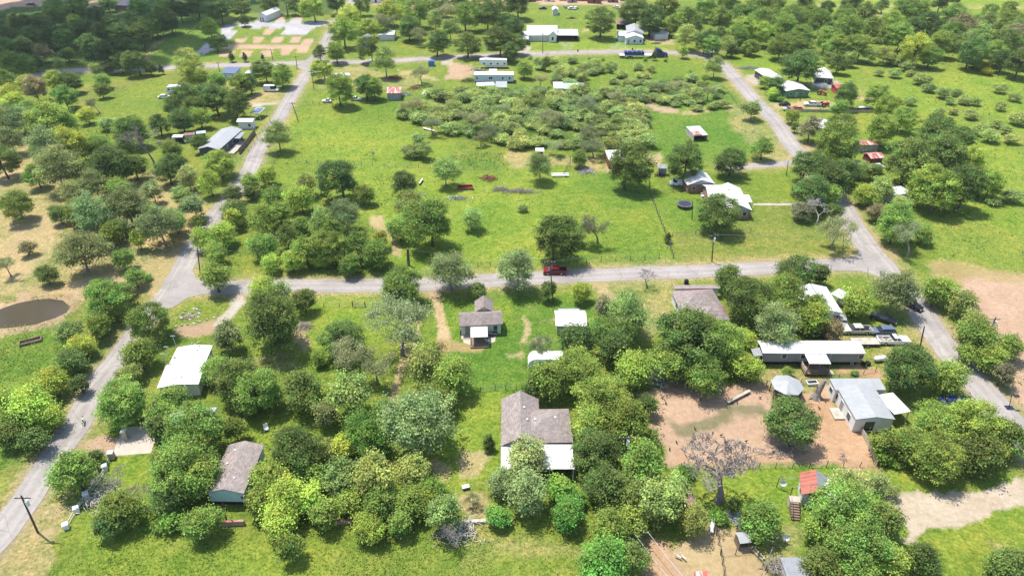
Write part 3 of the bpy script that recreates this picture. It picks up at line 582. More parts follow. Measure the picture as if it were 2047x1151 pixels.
for i in range(3):
    s_ += 1; m, cl = make_crown('crown', s_, 26, 110, .06, [1.1, 1.2, 1.0][i], rcl=(.13, .22), zlo=.08); reg(('round', 'S'), m, cl, [1.1, 1.2, 1.0][i], s_)
for i in range(4):
    s_ += 1; h = [.95, 1.02, .9, .98][i]; m, cl = make_crown('crown', s_, 84, 118, .025, h, rcl=(.07, .15), shell=.5, kind='spread', zlo=.1); reg(('airy', 'L'), m, cl, h, s_, BARKG, nb=16, thick=.022)
for i in range(3):
    s_ += 1; h = [.98, 1.02, .92][i]; m, cl = make_crown('crown', s_, 46, 90, .040, h, rcl=(.09, .17), shell=.5, kind='spread', zlo=.06); reg(('airy', 'M'), m, cl, h, s_, BARKG, nb=12, thick=.022)
for i in range(2):
    s_ += 1; h = [1.0, .9][i]; m, cl = make_crown('crown', s_, 26, 70, .055, h, rcl=(.12, .2), shell=.5, zlo=.1); reg(('airy', 'S'), m, cl, h, s_, BARKG, nb=8, thick=.025)
for i in range(5):
    s_ += 1; h = [.55, .62, .7, .5, .6][i]; m, cl = make_crown('crown', s_, 34, 125, .044, h, rcl=(.1, .19), zlo=.0, shell=.6); reg(('bush', 'M'), m, cl, h, s_, BARKG, nb=8, thick=.018, base=.1)
for i in range(3):
    s_ += 1; h = [.55, .65, .5][i]; m, cl = make_crown('crown', s_, 18, 62, .075, h, rcl=(.15, .25), zlo=.0, shell=.5); reg(('bush', 'S'), m, cl, h, s_, BARKG, nb=4, thick=.018, base=.1)
for i in range(2):
    s_ += 1; h = [1.35, 1.2][i]; m, cl = make_crown('crown', s_, 34, 120, .06, h, rcl=(.13, .19), zlo=.02, kind='cone', shell=.4); reg(('cedar', 'M'), m, cl, h, s_, nb=3)
for i in range(3):
    s_ += 1; me_, en, h = make_bare('trunk', s_, BARKG, 1.0, 5, .8, .017, 5, .0022)
    cr = leaf_on('crown', en, s_, 20, .055, .028); PRO.setdefault(('sparse', 'L'), []).append((cr, me_, h))
for i in range(3):
    s_ += 1; me_, en, h = make_bare('trunk', s_, BARKG, 1.0, 6, .75, .016, 4, .0022); PRO.setdefault(('bare', 'L'), []).append((None, me_, h))
s_ += 1; me_, en, h = make_bare('trunk', s_+40, surf('grey_dead_wood', (.23, .20, .18), .9, var=.3, vscale=3), 1.0, 7, .95, .026, 6, .0028, base=.2); PRO[('gnarl', 'L')] = [(None, me_, h)]
PALE = surf('whitish_twigs', (.46, .42, .38), .9, var=.2)
s_ += 1; me_, en, h = make_bare('trunk', s_, PALE, 1.0, 6, .6, .016, 5, .0042); PRO[('pale', 'L')] = [(None, me_, h)]
CODE = {  # code: kind, colour, words, name, category
 'O': ('round', (0.166, 0.248, 0.063), 'dark green dense round', 'oak_tree', 'tree'),
 'G': ('round', (0.257, 0.374, 0.078), 'mid green leafy', 'broadleaf_tree', 'tree'),
 'Y': ('round', (0.404, 0.509, 0.090), 'bright yellow green leafy', 'broadleaf_tree', 'tree'),
 'V': ('round', (0.175, 0.339, 0.065), 'vivid green full leafed', 'broadleaf_tree', 'tree'),
 'B': ('airy', (0.287, 0.363, 0.137), 'grey green airy spreading', 'elm_tree', 'tree'),
 'A': ('airy', (0.322, 0.415, 0.118), 'loose crowned olive green', 'mesquite_tree', 'tree'),
 'R': ('round', (0.316, 0.304, 0.157), 'brownish dull crowned', 'broadleaf_tree', 'tree'),
 'S': ('sparse', (0.351, 0.386, 0.179), 'thin half bare grey', 'thin_tree', 'tree'),
 'D': ('bare', (.1, .1, .1), 'leafless grey dead', 'dead_tree', 'tree'),
 'K': ('gnarl', (.1, .1, .1), 'huge gnarled leafless pale twigged', 'dead_tree', 'tree'),
 'P': ('pale', (.1, .1, .1), 'whitish fine twigged leafless', 'dead_tree', 'tree'),
 'C': ('cedar', (0.129, 0.199, 0.050), 'small dark cone shaped', 'cedar_tree', 'tree'),
 'M': ('bush', (0.351, 0.450, 0.143), 'low airy pale green', 'mesquite_bush', 'bush'),
 'H': ('bush', (0.199, 0.363, 0.067), 'low bright green', 'shrub', 'bush'),
 'Q': ('bush', (0.300, 0.345, 0.030), 'low yellow flowering', 'shrub', 'bush'),
}
T = """
G 105,18,36 105,35,36 150,28,40 285,22,40 330,25,44 130,75,40 135,110,28 10,135,50 45,135,40 303,60,36
O 160,2,30 215,10,30 360,25,36 395,15,50 440,22,44 480,15,44 270,45,44 310,50,48 340,45,40 15,50,40 50,55,44 85,50,44 200,37,36 225,50,36
O 20,80,48 60,75,40 95,80,36 170,70,44 205,75,40 245,75,44 285,75,40 15,105,44 50,100,40 180,95,44 215,107,50 250,100,44 240,125,40 275,128,44 218,138,24 70,130,30 300,138,26
R 85,108,32 70,180,44
A 380,128,52 120,132,26 190,140,24 462,190,30
Y 150,47,30 385,155,48 420,60,38 20,190,40 50,165,34 30,203,40 110,165,40 175,232,34 627,20,44 700,38,46 687,70,56 735,58,40 777,28,50 672,108,40 647,140,42 765,62,30
O 432,85,34 145,165,44 203,183,30 430,200,58 365,245,50 370,192,50 470,215,50 530,143,44 595,10,40 540,8,40 672,8,44 719,15,34 742,102,46 640,108,26 488,42,24
G 130,197,46 205,163,34 260,265,56 400,238,40 437,163,34 480,170,40 562,155,42 100,250,84 838,30,50 817,58,44 800,15,40 880,12,44 1000,12,40 920,14,44 850,8,40
B 5,240,60 45,240,60 95,300,80
S 195,215,22 572,10,36 775,52,34 838,75,30 889,38,40
C 462,114,14 489,115,12 322,140,12 525,115,8
M 215,252,36 240,262,30
O 817,62,40 975,35,50 1008,45,40 873,90,44 935,90,52 1000,82,54 1020,107,38 732,175,50 1035,12,50 1030,60,40 1030,88,38
G 930,38,50 960,10,44 677,182,56 965,182,1
G 748,178,40
A 770,127,50 555,272,58
S 842,152,30
A 870,45,36 900,60,40
O 1201,48,58 1272,22,56 1300,42,52 1464,102,26 1440,70,26 1550,172,34
G 1330,20,50 1374,45,58 1410,15,50 1450,15,50 1440,42,44 1485,30,50 1520,20,50 1490,60,50 1525,48,50 1340,55,36
A 1370,76,50 1429,134,40 1270,8,40
O 1409,86,42 1390,60,30
Y 1365,106,20
C 1308,112,12
G 1048,140,34
M 1078,127,24
O 1091,130,20
A 1504,220,42
O 1600,135,74 1675,130,38 1700,8,46 1650,22,30 1610,10,40 1765,12,26 1880,6,36 1910,1,22 1855,58,54 1690,195,46 2040,128,60 1690,28,34
G 1550,18,50 1580,32,50 1570,62,50 1600,75,50 1640,52,50 1680,42,40 1700,60,50 1560,95,50 1605,98,50 1650,82,50 1690,95,50 1720,96,54 1745,60,46 1775,75,50 1800,28,50 1835,25,46 1800,78,48 1880,92,50 1757,198,42
A 1740,112,30 1770,110,36 1660,112,26 1925,96,44 1960,82,56
Y 1830,100,56 1785,217,52 1520,70,40
R 1918,60,56 2025,75,44 1620,262,44
G 1905,36,46 1982,30,32 2010,50,50 2000,88,56 1985,108,46 2035,62,50 1585,235,30 1682,262,64 1765,262,58 1680,218,38 1800,240,50
O 1872,272,76 1925,278,56
Q 1945,128,26 1965,135,30 1985,130,26 1975,145,22
M 1757,148,18 1795,126,28 1790,150,24 1820,148,20 1838,160,30 1770,175,16 1820,205,24 1858,178,28 1885,190,30 1912,188,24 1900,205,20 1927,203,28 1877,226,22 1938,230,28 2000,180,26 2028,196,24 2038,240,36 1990,250,24 2010,262,24 1980,275,36 2000,215,22 1950,205,22 1905,225,18 1850,160,24 1960,262,30 2020,280,30 1780,120,30 1812,135,26 1700,165,12 1762,128,14
O 3,325,60 82,300,40 225,330,78 335,340,58 118,430,42 466,425,52 92,550,42 215,575,1
Y 140,298,66 278,482,30 420,370,44 405,482,48 467,442,34 442,472,56 535,352,40 602,402,56 195,290,36
B 115,345,88 190,372,58 255,418,78 185,438,80 388,415,52 320,455,80 160,502,96 375,355,46
G 34,410,64 240,378,48 437,328,62 160,425,56 205,425,56 350,445,50 245,522,42 270,556,40 430,555,62 430,508,48 500,368,40 225,470,50
O 270,420,56 465,390,38 230,460,50 400,445,30 500,385,26
D 300,300,70
R 52,496,30
S 15,537,34 330,300,30
H 295,556,20 200,578,46 240,590,50
O 682,362,78 575,476,44 808,365,54 1253,335,82 1370,328,68 1462,325,62 1436,427,82
A 612,370,44 820,412,60 850,425,46 942,436,46 890,345,56 1080,336,54 850,300,36
G 725,388,44 548,400,48 530,440,56 560,428,48 530,495,58 612,505,56 665,498,70 715,495,56 700,530,44 660,460,48 800,462,50 1525,297,44 600,450,40
Y 582,525,42 640,518,38 540,530,40 760,480,30
A 642,445,54
B 692,432,68 900,540,88 1035,540,84
G 750,512,58 862,450,96 800,580,84
M 828,304,46 1290,285,40 1045,418,22 835,280,30
D 745,308,18
S 1196,462,48 1165,478,26
O 1108,478,86 955,580,36 1454,556,54 1595,542,74 1640,550,36 1097,584,32
G 1140,465,50 1158,318,34
Y 1160,588,42
C 1335,476,16
D 1295,560,34
O 1610,335,60 1660,360,80 1625,385,70 1690,345,60 1600,390,44 1665,425,34
G 1650,395,50 1665,295,76 1872,385,84
Y 1725,390,42 1920,325,66
P 1638,427,44
R 1600,422,40 1755,425,40
S 1670,470,58 1822,490,50
A 1722,340,36 1765,378,50
O 1815,330,96 1880,318,86 1930,380,76
Y 1980,370,56
G 1790,455,70 1845,470,42 1748,345,30 1750,400,30
Y 1880,580,62
M 2020,395,40 1985,405,26 1800,410,40
G 205,605,78 246,795,92 195,640,40 340,800,60 390,860,106 320,830,50
O 235,590,56 320,862,50
G 290,650,78 278,712,64 245,628,30
A 135,668,56 262,748,50 425,560,1
Y 195,655,42 165,690,50 105,768,60 65,820,84 100,835,60
O 145,722,58 15,870,56 70,880,50 160,770,36
G 15,800,50 30,845,60
B 457,674,64
O 468,762,90 545,642,108 608,604,48 685,680,82
G 530,782,88 430,740,56 638,718,30 905,760,78 870,800,70
Y 525,582,56
S 700,722,76 752,742,60 800,665,104
A 700,790,86 850,740,80 560,590,40
O 605,785,80 490,800,60
B 650,832,54 830,845,134
V 720,860,76 740,890,60 770,830,56
G 1205,655,50 1165,745,88 1205,800,106 1260,850,80 1180,850,78
A 1255,630,88
R 1205,613,36
O 1150,688,78 1225,697,70 1060,785,40 1295,812,36 1490,600,88 1370,685,126
G 1095,765,78 1400,668,84 1440,690,80 1335,732,76 1400,740,86 1565,597,86
Y 1265,742,78 1494,735,62 1490,684,46 1625,640,66
B 1555,655,86 1790,592,86
G 1630,615,50 1712,607,62 1895,756,76 1870,590,50
R 1665,663,40 2005,750,40
A 1925,607,62 1940,655,60
G 1955,682,76 1980,720,56 2015,695,54 1935,710,40
O 1815,737,90 1570,838,98
G 1573,742,22
H 1708,746,16
G 1872,856,94 1930,852,96 1768,888,50 1818,897,70 1880,905,96 2020,882,60
O 1960,905,86 1990,870,70
Y 1990,905,40
G 148,945,88 365,940,116 240,1020,78 410,1045,70
O 190,915,30 340,990,76 215,1052,46 585,905,96
H 345,1042,56 320,1048,40 375,1045,44 1437,1035,36 1765,915,40 1790,925,30 1370,945,40
D 220,975,60 285,1000,50
Y 690,890,58 575,995,86 620,1005,58 560,1045,76 735,1055,66
A 650,895,50 680,960,86 750,960,96 830,945,78 890,1030,76
G 540,960,78 520,1010,56 580,1098,46 760,1005,76 820,1010,70 650,1030,56 800,1045,50 630,950,50
V 740,878,66 860,985,60
D 915,1052,56 820,905,36
G 890,990,26
S 945,1000,26
C 977,883,28
V 995,1035,44 1135,1025,66 1120,985,56
B 1055,920,86 1050,985,86 1000,960,60
O 1190,905,96 1210,975,84 1250,990,80 1300,880,36
G 1285,930,86 1215,1060,78 1260,1040,60
A 1320,1010,100 1385,1040,62 1350,975,60
V 1215,1120,100 1150,1000,40
O 1260,1120,70
K 1448,957,124
G 1525,1038,78 1680,1030,120 1700,1100,116 1640,1060,66
O 1465,1010,28 1762,1045,80 1840,1122,66 1632,996,38 1640,1130,80
B 1700,968,80 1755,965,40 1785,985,28
G 1775,1120,80 1720,1145,80 1990,1142,50
O 2015,1135,80
S 1080,700,40
C 1335,550,1
M 1180,132,26 1200,141,24 1224,138,24 1275,135,24 1160,152,30 1120,150,34 1140,145,28 1240,150,26 1110,160,26 1300,140,20
G 1480,80,44 1540,40,50 1620,35,40 1665,100,40 1780,50,44 1860,115,44 1900,75,50 1950,50,44 2020,20,30 1425,95,36 1500,95,34
O 1590,50,44 1730,28,40 1815,60,40 1940,110,50 1665,70,40 2005,125,40
A 1455,95,36 1620,115,34 1700,118,30 1970,55,44
G 10,162,36 60,228,54 132,262,58 200,300,46 72,352,46 345,300,40
B 150,392,56 20,282,56 305,385,44
O 268,335,50 318,250,40 165,345,50 250,300,40 400,290,34 345,215,40 395,215,44
A 300,430,46 360,395,40 165,300,44 215,345,40
G 400,965,80 470,860,40 330,925,60 610,940,60 700,1000,70 850,1000,60
O 500,170,34 410,180,30
H 1290,120,10 1150,120,8 1178,119,7 1060,116,10 1205,120,8 1330,122,8
G 1380,150,14 1410,158,14
O 1590,255,18
Y 1530,165,24 1545,188,24
H 1560,200,18 1545,198,16
"""
# the big thicket of mesquite: bushes scattered through two outlines
THK = [("790,225 850,190 950,175 1010,180 1180,180 1290,188 1300,205 1275,215 1305,250 1290,285 1240,300 1100,300 1060,285 1000,290 950,280 880,255 820,245", 28, 40), ("1300,165 1370,150 1430,170 1450,205 1420,222 1360,214 1310,200", 22, 30), ("1080,120 1200,118 1180,165 1080,165", 30, 26), ("1225,150 1290,150 1290,185 1220,180", 24, 26)]
def inpoly(x, y, P): return bool(pip(np.array([x]), np.array([y]), P)[0])
entries = []
for line in T.strip().splitlines():
    k, *r = line.split()
    for q in r:
        a, b_, c = map(float, q.split(','))
        if c > 2: entries.append((k, a, b_, c, None))
rt = random.Random(5)
for s, sp, wd in THK:
    P = pts(s); got = []; xs_ = [p[0] for p in P]; ys_ = [p[1] for p in P]
    for _ in range(6000):
        x = rt.uniform(min(xs_), max(xs_)); y = rt.uniform(min(ys_), max(ys_))
        if inpoly(x, y, P) and all(math.hypot(x-a, (y-b)*1.9) > sp for a, b in got):
            got.append((x, y)); entries.append((rt.choice('MMMMMMMAMS') if wd > 24 else 'M', x, y, wd*rt.uniform(.7, 1.2), 'thicket'))
LAND = [("the gabled cottage with the white porch cover", 960, 640), ("the white metal shed", 1143, 640), ("the white camper trailer", 1100, 722), ("the L shaped grey brown roof", 1070, 860),
 ("the teal gabled house", 470, 940), ("the long white roofed building on the left", 370, 725), ("the muddy pond", 70, 625), ("the long grey mobile home", 1620, 705), ("the grey ribbed roof house", 1735, 800),
 ("the octagonal grey gazebo roof", 1573, 770), ("the hipped brown roof", 1400, 600), ("the white roof by the parked pickups", 1645, 590), ("the dirt chicken yard", 1480, 870), ("the rusty red barn roof", 1610, 965),
 ("the gravel turnaround", 1900, 1010), ("the brick ranch house", 1440, 400), ("the round trampoline", 1368, 411), ("the white roofed lean-to", 1230, 310), ("the small pasture shelter", 1400, 262),
 ("the green gabled house", 1597, 178), ("the diamond shaped white roof", 1645, 243), ("the striped rusty roof", 1750, 310), ("the dark grey metal roof house", 440, 280), ("the solar panel house", 460, 148),
 ("the white delivery van", 543, 178), ("the gravel camper pads", 580, 60), ("the tiny white house on the pads", 528, 28), ("the white farmhouse with carports", 1095, 65), ("the pale blue white cottage", 1265, 70),
 ("the blue truck and trailer", 1285, 108), ("the parked fifth wheel camper", 987, 127), ("the green white mobile home", 985, 152), ("the red striped tin shed", 786, 187), ("the brick house at the top left", 245, 8),
 ("the red pickup truck", 1108, 540), ("the bare tan field", 60, 470), ("the stone ringed island", 380, 620), ("the concrete driveway slab", 270, 880), ("the far road fork", 620, 128), ("the weedy foreground meadow", 500, 1110),
 ("the pink bare field", 1980, 640), ("the green hay pasture", 700, 260), ("the far right meadow", 1900, 160), ("the red dirt yard at the top", 950, 6), ("the bright green pasture", 1200, 430), ("the red spoil pile", 977, 356),
 ("the goat pens", 1440, 1090), ("the left hand road bend", 430, 430), ("the top left woods", 200, 80), ("the top right woods", 1700, 70), ("the curve of the right road", 1560, 250), ("the road junction on the right", 1750, 530), ("the rutted track", 800, 690)]
def relation(x, y):
    best = min(LAND, key=lambda l: math.hypot(l[1]-x, (l[2]-y)*1.3)); dx, dy = x-best[1], y-best[2]
    if abs(dx) > abs(dy)*1.5: return ("right of " if dx > 0 else "left of ")+best[0]
    return ("in front of " if dy > 0 else "behind ")+best[0]
hc = random.Random(11); made = []
protocount = {}
for k, u, v, wpx, special in entries:
    kind, col, words, nm, cat = CODE[k]
    z = 3.0
    for _ in range(6):
        p = G(u, v, z); Wm = wpx*depth(p)/FOC
        szs = [q for q in ('L', 'M', 'S') if (kind, q) in PRO]
        want = 'L' if Wm > 7.2 else ('M' if Wm > 4.2 else 'S')
        sz = want if want in szs else (szs[-1] if want == 'S' else szs[0])
        idx = int((u*7+v*13) % len(PRO[(kind, sz)])); cr, tk, hr = PRO[(kind, sz)][idx]
        z = Wm*hr*(.56 if kind not in ('bush',) else .45)
    p = G(u, v, z); S = Wm*1.2
    base_ = Vector((p.x, p.y, 0))
    key = (kind, sz, idx)
    e = empty(nm, base_, hc.uniform(0, 6.28)); zs = hc.uniform(.9, 1.1)*(.74 if special else 1); e.scale = (S, S, S*zs)
    if tk: o = bpy.data.objects.new('trunk' if kind != 'bush' else 'stems', tk); COL.objects.link(o); o.parent = e
    if cr:
        o = bpy.data.objects.new('crown', cr); COL.objects.link(o); o.parent = e
        br = hc.uniform(.78, 1.25); yl = hc.uniform(-.1, .16)
        o.color = (col[0]*br*(1+yl), col[1]*br, col[2]*br*(1-yl*.5), 1)
    size = 'tall' if Wm*hr > 9.5 else ('large' if Wm > 8 else ('small' if Wm < 4 else 'medium'))
    if kind in ('bare', 'gnarl', 'pale', 'cedar', 'bush') : size = ''
    made.append([e, words, cat, size, u, v, special, nm])
grp = {}; TH = []
for r in made:
    e, words, cat, size, u, v, special, nm = r
    if special: TH.append((v, u, e, words)); e['category'] = cat; e['group'] = 'mesquite bushes of the thicket'; continue
    noun = {'cedar_tree': 'cedar'}.get(nm, cat)
    lab = " ".join(x for x in (size, words, noun, relation(u, v)) if x)
    if len(lab.split()) > 12: lab = " ".join(x for x in (words, noun, relation(u, v)) if x)
    if len(lab.split()) > 12: lab = " ".join(x for x in (" ".join(words.split()[-2:]), noun, relation(u, v)) if x)
    if len(lab.split()) > 13: lab = " ".join(x for x in (words.split()[-1], noun, relation(u, v)) if x)
    e['category'] = cat; e['group'] = 'trees and bushes between the houses'; grp.setdefault(lab, []).append(r)
ORD = ['', 'second', 'third', 'fourth', 'fifth', 'sixth', 'seventh', 'eighth', 'ninth', 'tenth', 'eleventh', 'twelfth', 'thirteenth']
for lab, rs in grp.items():
    if len(rs) == 1: rs[0][0]['label'] = lab; continue
    rs.sort(key=lambda r: r[4])
    for i, r in enumerate(rs):
        tail = 'leftmost' if i == 0 else ('rightmost' if i == len(rs)-1 else ORD[i]+' from left')
        r[0]['label'] = lab+', '+tail
TH.sort(key=lambda r: -r[0])
for b in range(0, len(TH), 13):
    for i, (v, u, e, wd_) in enumerate(sorted(TH[b:b+13], key=lambda r: r[1])):
        kk = {'loo': 'A', 'mid': 'G', 'thi': 'S', 'low': 'M'}[wd_[:3]]
        row = ('nearest' if b == 0 else ORD[b//13]+' nearest' if b//13 < len(ORD) else 'farthest')
        e['label'] = {'A': 'loose olive mesquite tree', 'G': 'green leafy bush', 'S': 'thin grey bush', 'M': 'low airy mesquite bush'}[kk]+' of the thicket, '+row+' row, '+('leftmost' if i == 0 else ORD[i]+' from left')
# ---------------------------------------------------------------- ground cover that nobody could count
WEEDM = LEAF
def offroad(x, y):
    ok = np.ones(len(x), bool)
    for P, hw in RW.values():
        for q in resample(P, 2.0):
            if -400 < q.x < 400: ok &= (x-q.x)**2+(y-q.y)**2 > (hw+.9)**2
    return ok
def weeds(name, zones, label=None):
    V = []; T_ = []; rng = np.random.default_rng(len(name)); 
    for s, dens, size, hh in zones:
        P = pts(s); Wp = [G(*q) for q in P]; x0 = min(q.x for q in Wp); x1 = max(q.x for q in Wp); y0 = min(q.y for q in Wp); y1 = max(q.y for q in Wp)
        n = int((x1-x0)*(y1-y0)*dens); x = rng.uniform(x0, x1, n); y = rng.uniform(y0, y1, n)
        uu, vv = to_px(x, y); k = pip(uu, vv, P) & (fbm(x, y, 5.) > rng.uniform(.25, .75, n)); k[k] &= offroad(x[k], y[k]); x = x[k]; y = y[k]; m = len(x)
        z = rng.uniform(.02, hh, m)*(.4+fbm(x, y, 2.)); Q = np.stack([x, y, z], 1)
        V.append(leaf_quads(Q, rng.normal(size=(m, 3))*.5+np.array([0, 0, .8]), size, rng)); T_.append(np.repeat(rng.uniform(.7, 1.3, m)*(.7+.6*fbm(x, y, 7.)), 4))
    V = np.concatenate(V); T_ = np.concatenate(T_)
    me = npmesh(name, V, None, LEAF, {'tint': T_, 'hue': .5+rng.normal(0, .004, len(V))})
    o = bpy.data.objects.new(name, me); COL.objects.link(o); return tag(o, label, kind='stuff')
w1 = weeds('meadow_weeds', [("90,1160 130,1055 300,1055 520,1062 1000,1060 1230,1075 1230,1170 90,1170", 20, .2, .28), ("-30,680 100,665 230,700 130,850 20,930 -30,950", 7, .28, .35), ("480,840 640,835 600,900 500,900", 5, .25, .3), ("430,1020 950,1030 1000,1060 430,1060", 8, .25, .4), ("1410,1000 1450,1000 1480,1045 1425,1055", 14, .25, .5), ("1338,937 1400,940 1380,975 1330,965", 14, .25, .5)], "tall bright weeds over the foreground meadow")
w1.color = (.235, .325, .055, 1)
w2 = weeds('thicket_undergrowth', [("790,225 850,190 1010,175 1180,175 1290,188 1305,250 1290,285 1240,300 1060,290 950,280 820,245", 2.2, .45, .9), ("1300,160 1430,165 1455,205 1420,222 1310,200", 2, .45, .8), ("900,310 1005,305 1010,340 900,332", 3, .4, .4), ("740,350 800,345 800,400 760,410", 2, .4, .5), ("1750,395 1900,430 2000,500 1850,520 1780,440", .9, .4, .5), ("150,250 260,270 230,310 140,290", 2, .45, .7)], "tangled green undergrowth below the mesquite thicket")
w2.color = (.20, .28, .07, 1)
w4 = weeds('woodland_undergrowth', [("420,430 560,380 700,400 760,470 780,560 560,560 430,530", 2.5, .35, .8), ("480,720 620,740 760,820 900,870 900,1010 700,1060 520,1060 480,900 600,870 660,820 480,830", 3, .3, .8), ("1070,720 1250,660 1330,780 1330,1000 1250,1151 1180,1080 1200,900 1160,800", 3, .3, .8), ("-20,150 350,120 420,20 -20,20", .8, .6, 1.0), ("1400,20 1700,20 2047,90 2047,140 1700,130 1450,100", .8, .6, 1.0), ("60,850 180,680 260,590 330,640 210,790 120,860", 2.5, .35, .7), ("150,420 330,420 370,490 250,540 170,520", 1.5, .4, .6), ("1850,620 1930,590 2047,700 2047,830 1950,720", 2, .35, .7), ("1380,640 1500,640 1500,780 1340,780", 2, .3, .6), ("1760,870 2000,840 2047,930 1800,930", 2.5, .3, .7), ("1650,1050 1800,1020 1850,1151 1620,1151", 2.5, .3, .7), ("700,40 1040,0 1040,60 860,70 720,110", 1, .5, .9), ("1700,340 1960,300 1980,400 1780,410", 1.5, .4, .8)], "low green undergrowth between the trees")
w5 = weeds('pond_reeds', [("60,590 150,590 165,625 130,650 60,662 30,668 60,655 120,640 140,620 120,600 60,604", 14, .22, .7), ("-20,592 40,588 30,604 -20,612", 12, .22, .6), ("-60,655 60,648 60,668 -60,680", 8, .22, .5)], "green reeds and rank grass round the muddy pond")
w5.color = (.26, .33, .08, 1)
w4.color = (.19, .27, .055, 1)
w3 = weeds('pasture_weeds', [("560,200 790,205 800,330 530,330", .55, .4, .25), ("530,345 1300,350 1345,510 940,530 760,430", .5, .36, .22), ("1700,170 2100,140 2100,520 1880,520 1800,430", .4, .5, .35), ("1340,235 1470,190 1540,290 1320,310", .4, .4, .2), ("870,600 1100,600 1100,770 900,770", .9, .26, .15), ("620,590 760,590 760,690 640,740", .8, .26, .15)], "scattered leafy weeds across the pastures")
w3.color = (.22, .31, .08, 1)
# ---------------------------------------------------------------- building materials
WHITE_METAL = surf('white_metal_roof', (.55, .545, .53), .55, var=.06, pattern='seam', dirt=.2)
GALV = surf('galvanised_roof', (.27, .285, .30), .45, .25, var=.10, pattern='seam', dirt=.15)
GREY_METAL = surf('pale_grey_metal_roof', (.31, .32, .325), .5, 0, var=.06, pattern='seam', dirt=.12)
BLUEW = surf('weathered_blue_white_roof', (.36, .44, .47), .5, var=.10, pattern='seam', dirt=.2)
SHING = surf('grey_brown_shingles', (.25, .208, .19), .95, var=.12, pattern='shingle', dirt=.15)
SHINGL = surf('light_shingles', (.285, .240, .22), .95, var=.12, pattern='shingle', dirt=.15)
SHINGR = surf('reddish_shingles', (.31, .20, .19), .95, var=.14, pattern='shingle', dirt=.2)
SHINGB = surf('dark_blue_shingles', (.09, .09, .13), .9, var=.12, pattern='shingle')
RUST = surf('rusty_red_tin', (.27, .075, .055), .7, var=.3, pattern='rust', col2=(.33, .12, .085))
RUST2 = surf('streaked_rusty_tin', (.45, .42, .40), .6, var=.15, pattern='rust', col2=(.36, .10, .07))
REDROOF = surf('red_metal_roof', (.50, .10, .09), .55, var=.15, pattern='seam', dirt=.2)
BROWNT = surf('brown_rusted_tin', (.26, .15, .11), .85, var=.3, pattern='rust', col2=(.18, .13, .11))
SOLAR = surf('blue_grey_panels', (.12, .15, .24), .3, .2, var=.1, pattern='seam', pscale=1.2)
W_WHITE = surf('white_siding', (.68, .68, .65), .7, var=.05, pattern='lap', dirt=.08)
W_CREAM = surf('pale_cream_siding', (.60, .62, .52), .7, var=.05, pattern='lap', dirt=.08)
W_BEIGE = surf('beige_metal_siding', (.40, .37, .31), .7, var=.07, pattern='panel', dirt=.12)
W_GREY = surf('grey_siding', (.27, .265, .255), .8, var=.06, pattern='lap', dirt=.1)
W_DARK = surf('dark_grey_siding', (.075, .078, .088), .8, var=.1, pattern='lap')
W_TEAL = surf('pale_teal_siding', (.40, .56, .58), .7, var=.05, pattern='lap', dirt=.08)
W_BLUE = surf('pale_blue_siding', (.56, .62, .66), .7, var=.05, pattern='lap', dirt=.1)
W_GREEN = surf('green_siding', (.11, .24, .13), .7, var=.08, pattern='panel')
W_RED = surf('dark_red_boards', (.20, .055, .045), .85, var=.2, pattern='plank')
W_TIN = surf('grey_tin_wall', (.30, .32, .34), .5, .3, var=.15, pattern='panel', dirt=.2)
BRICK = surf('red_brick', (.33, .13, .09), .9, var=.15, pattern='brick')
GABLEG = surf('blue_grey_gable', (.36, .40, .44), .8, var=.05, pattern='lap')
DARKIN = surf('dark_opening', (.02, .02, .022), .9, var=.3)  # near-black colour standing in for shade inside open sheds and below raised floors
GLASS = surf('window_glass', (.03, .035, .045), .08, var=.2, spec=.6)
TRIM = surf('white_trim', (.70, .70, .68), .6, var=.04)
WOOD = surf('weathered_wood', (.19, .135, .095), .9, var=.3, pattern='plank')
WOODP = surf('pale_boards', (.40, .35, .29), .9, var=.25, pattern='plank')
POST = surf('dark_post_wood', (.085, .065, .05), .95, var=.3)
WIRE = surf('fence_wire', (.12, .115, .11), .6, .4, var=.1)
BLACK = surf('black_rubber', (.02, .02, .02), .85, var=.2)
STEEL = surf('grey_steel', (.35, .35, .36), .4, .6, var=.15)
RUSTY = surf('rusted_steel', (.22, .09, .055), .85, var=.35, vscale=4)
CWHITE = surf('white_paint', (.74, .74, .73), .25, var=.03, spec=.5)
SHINM = [SHING, SHINGR, SHINGL]

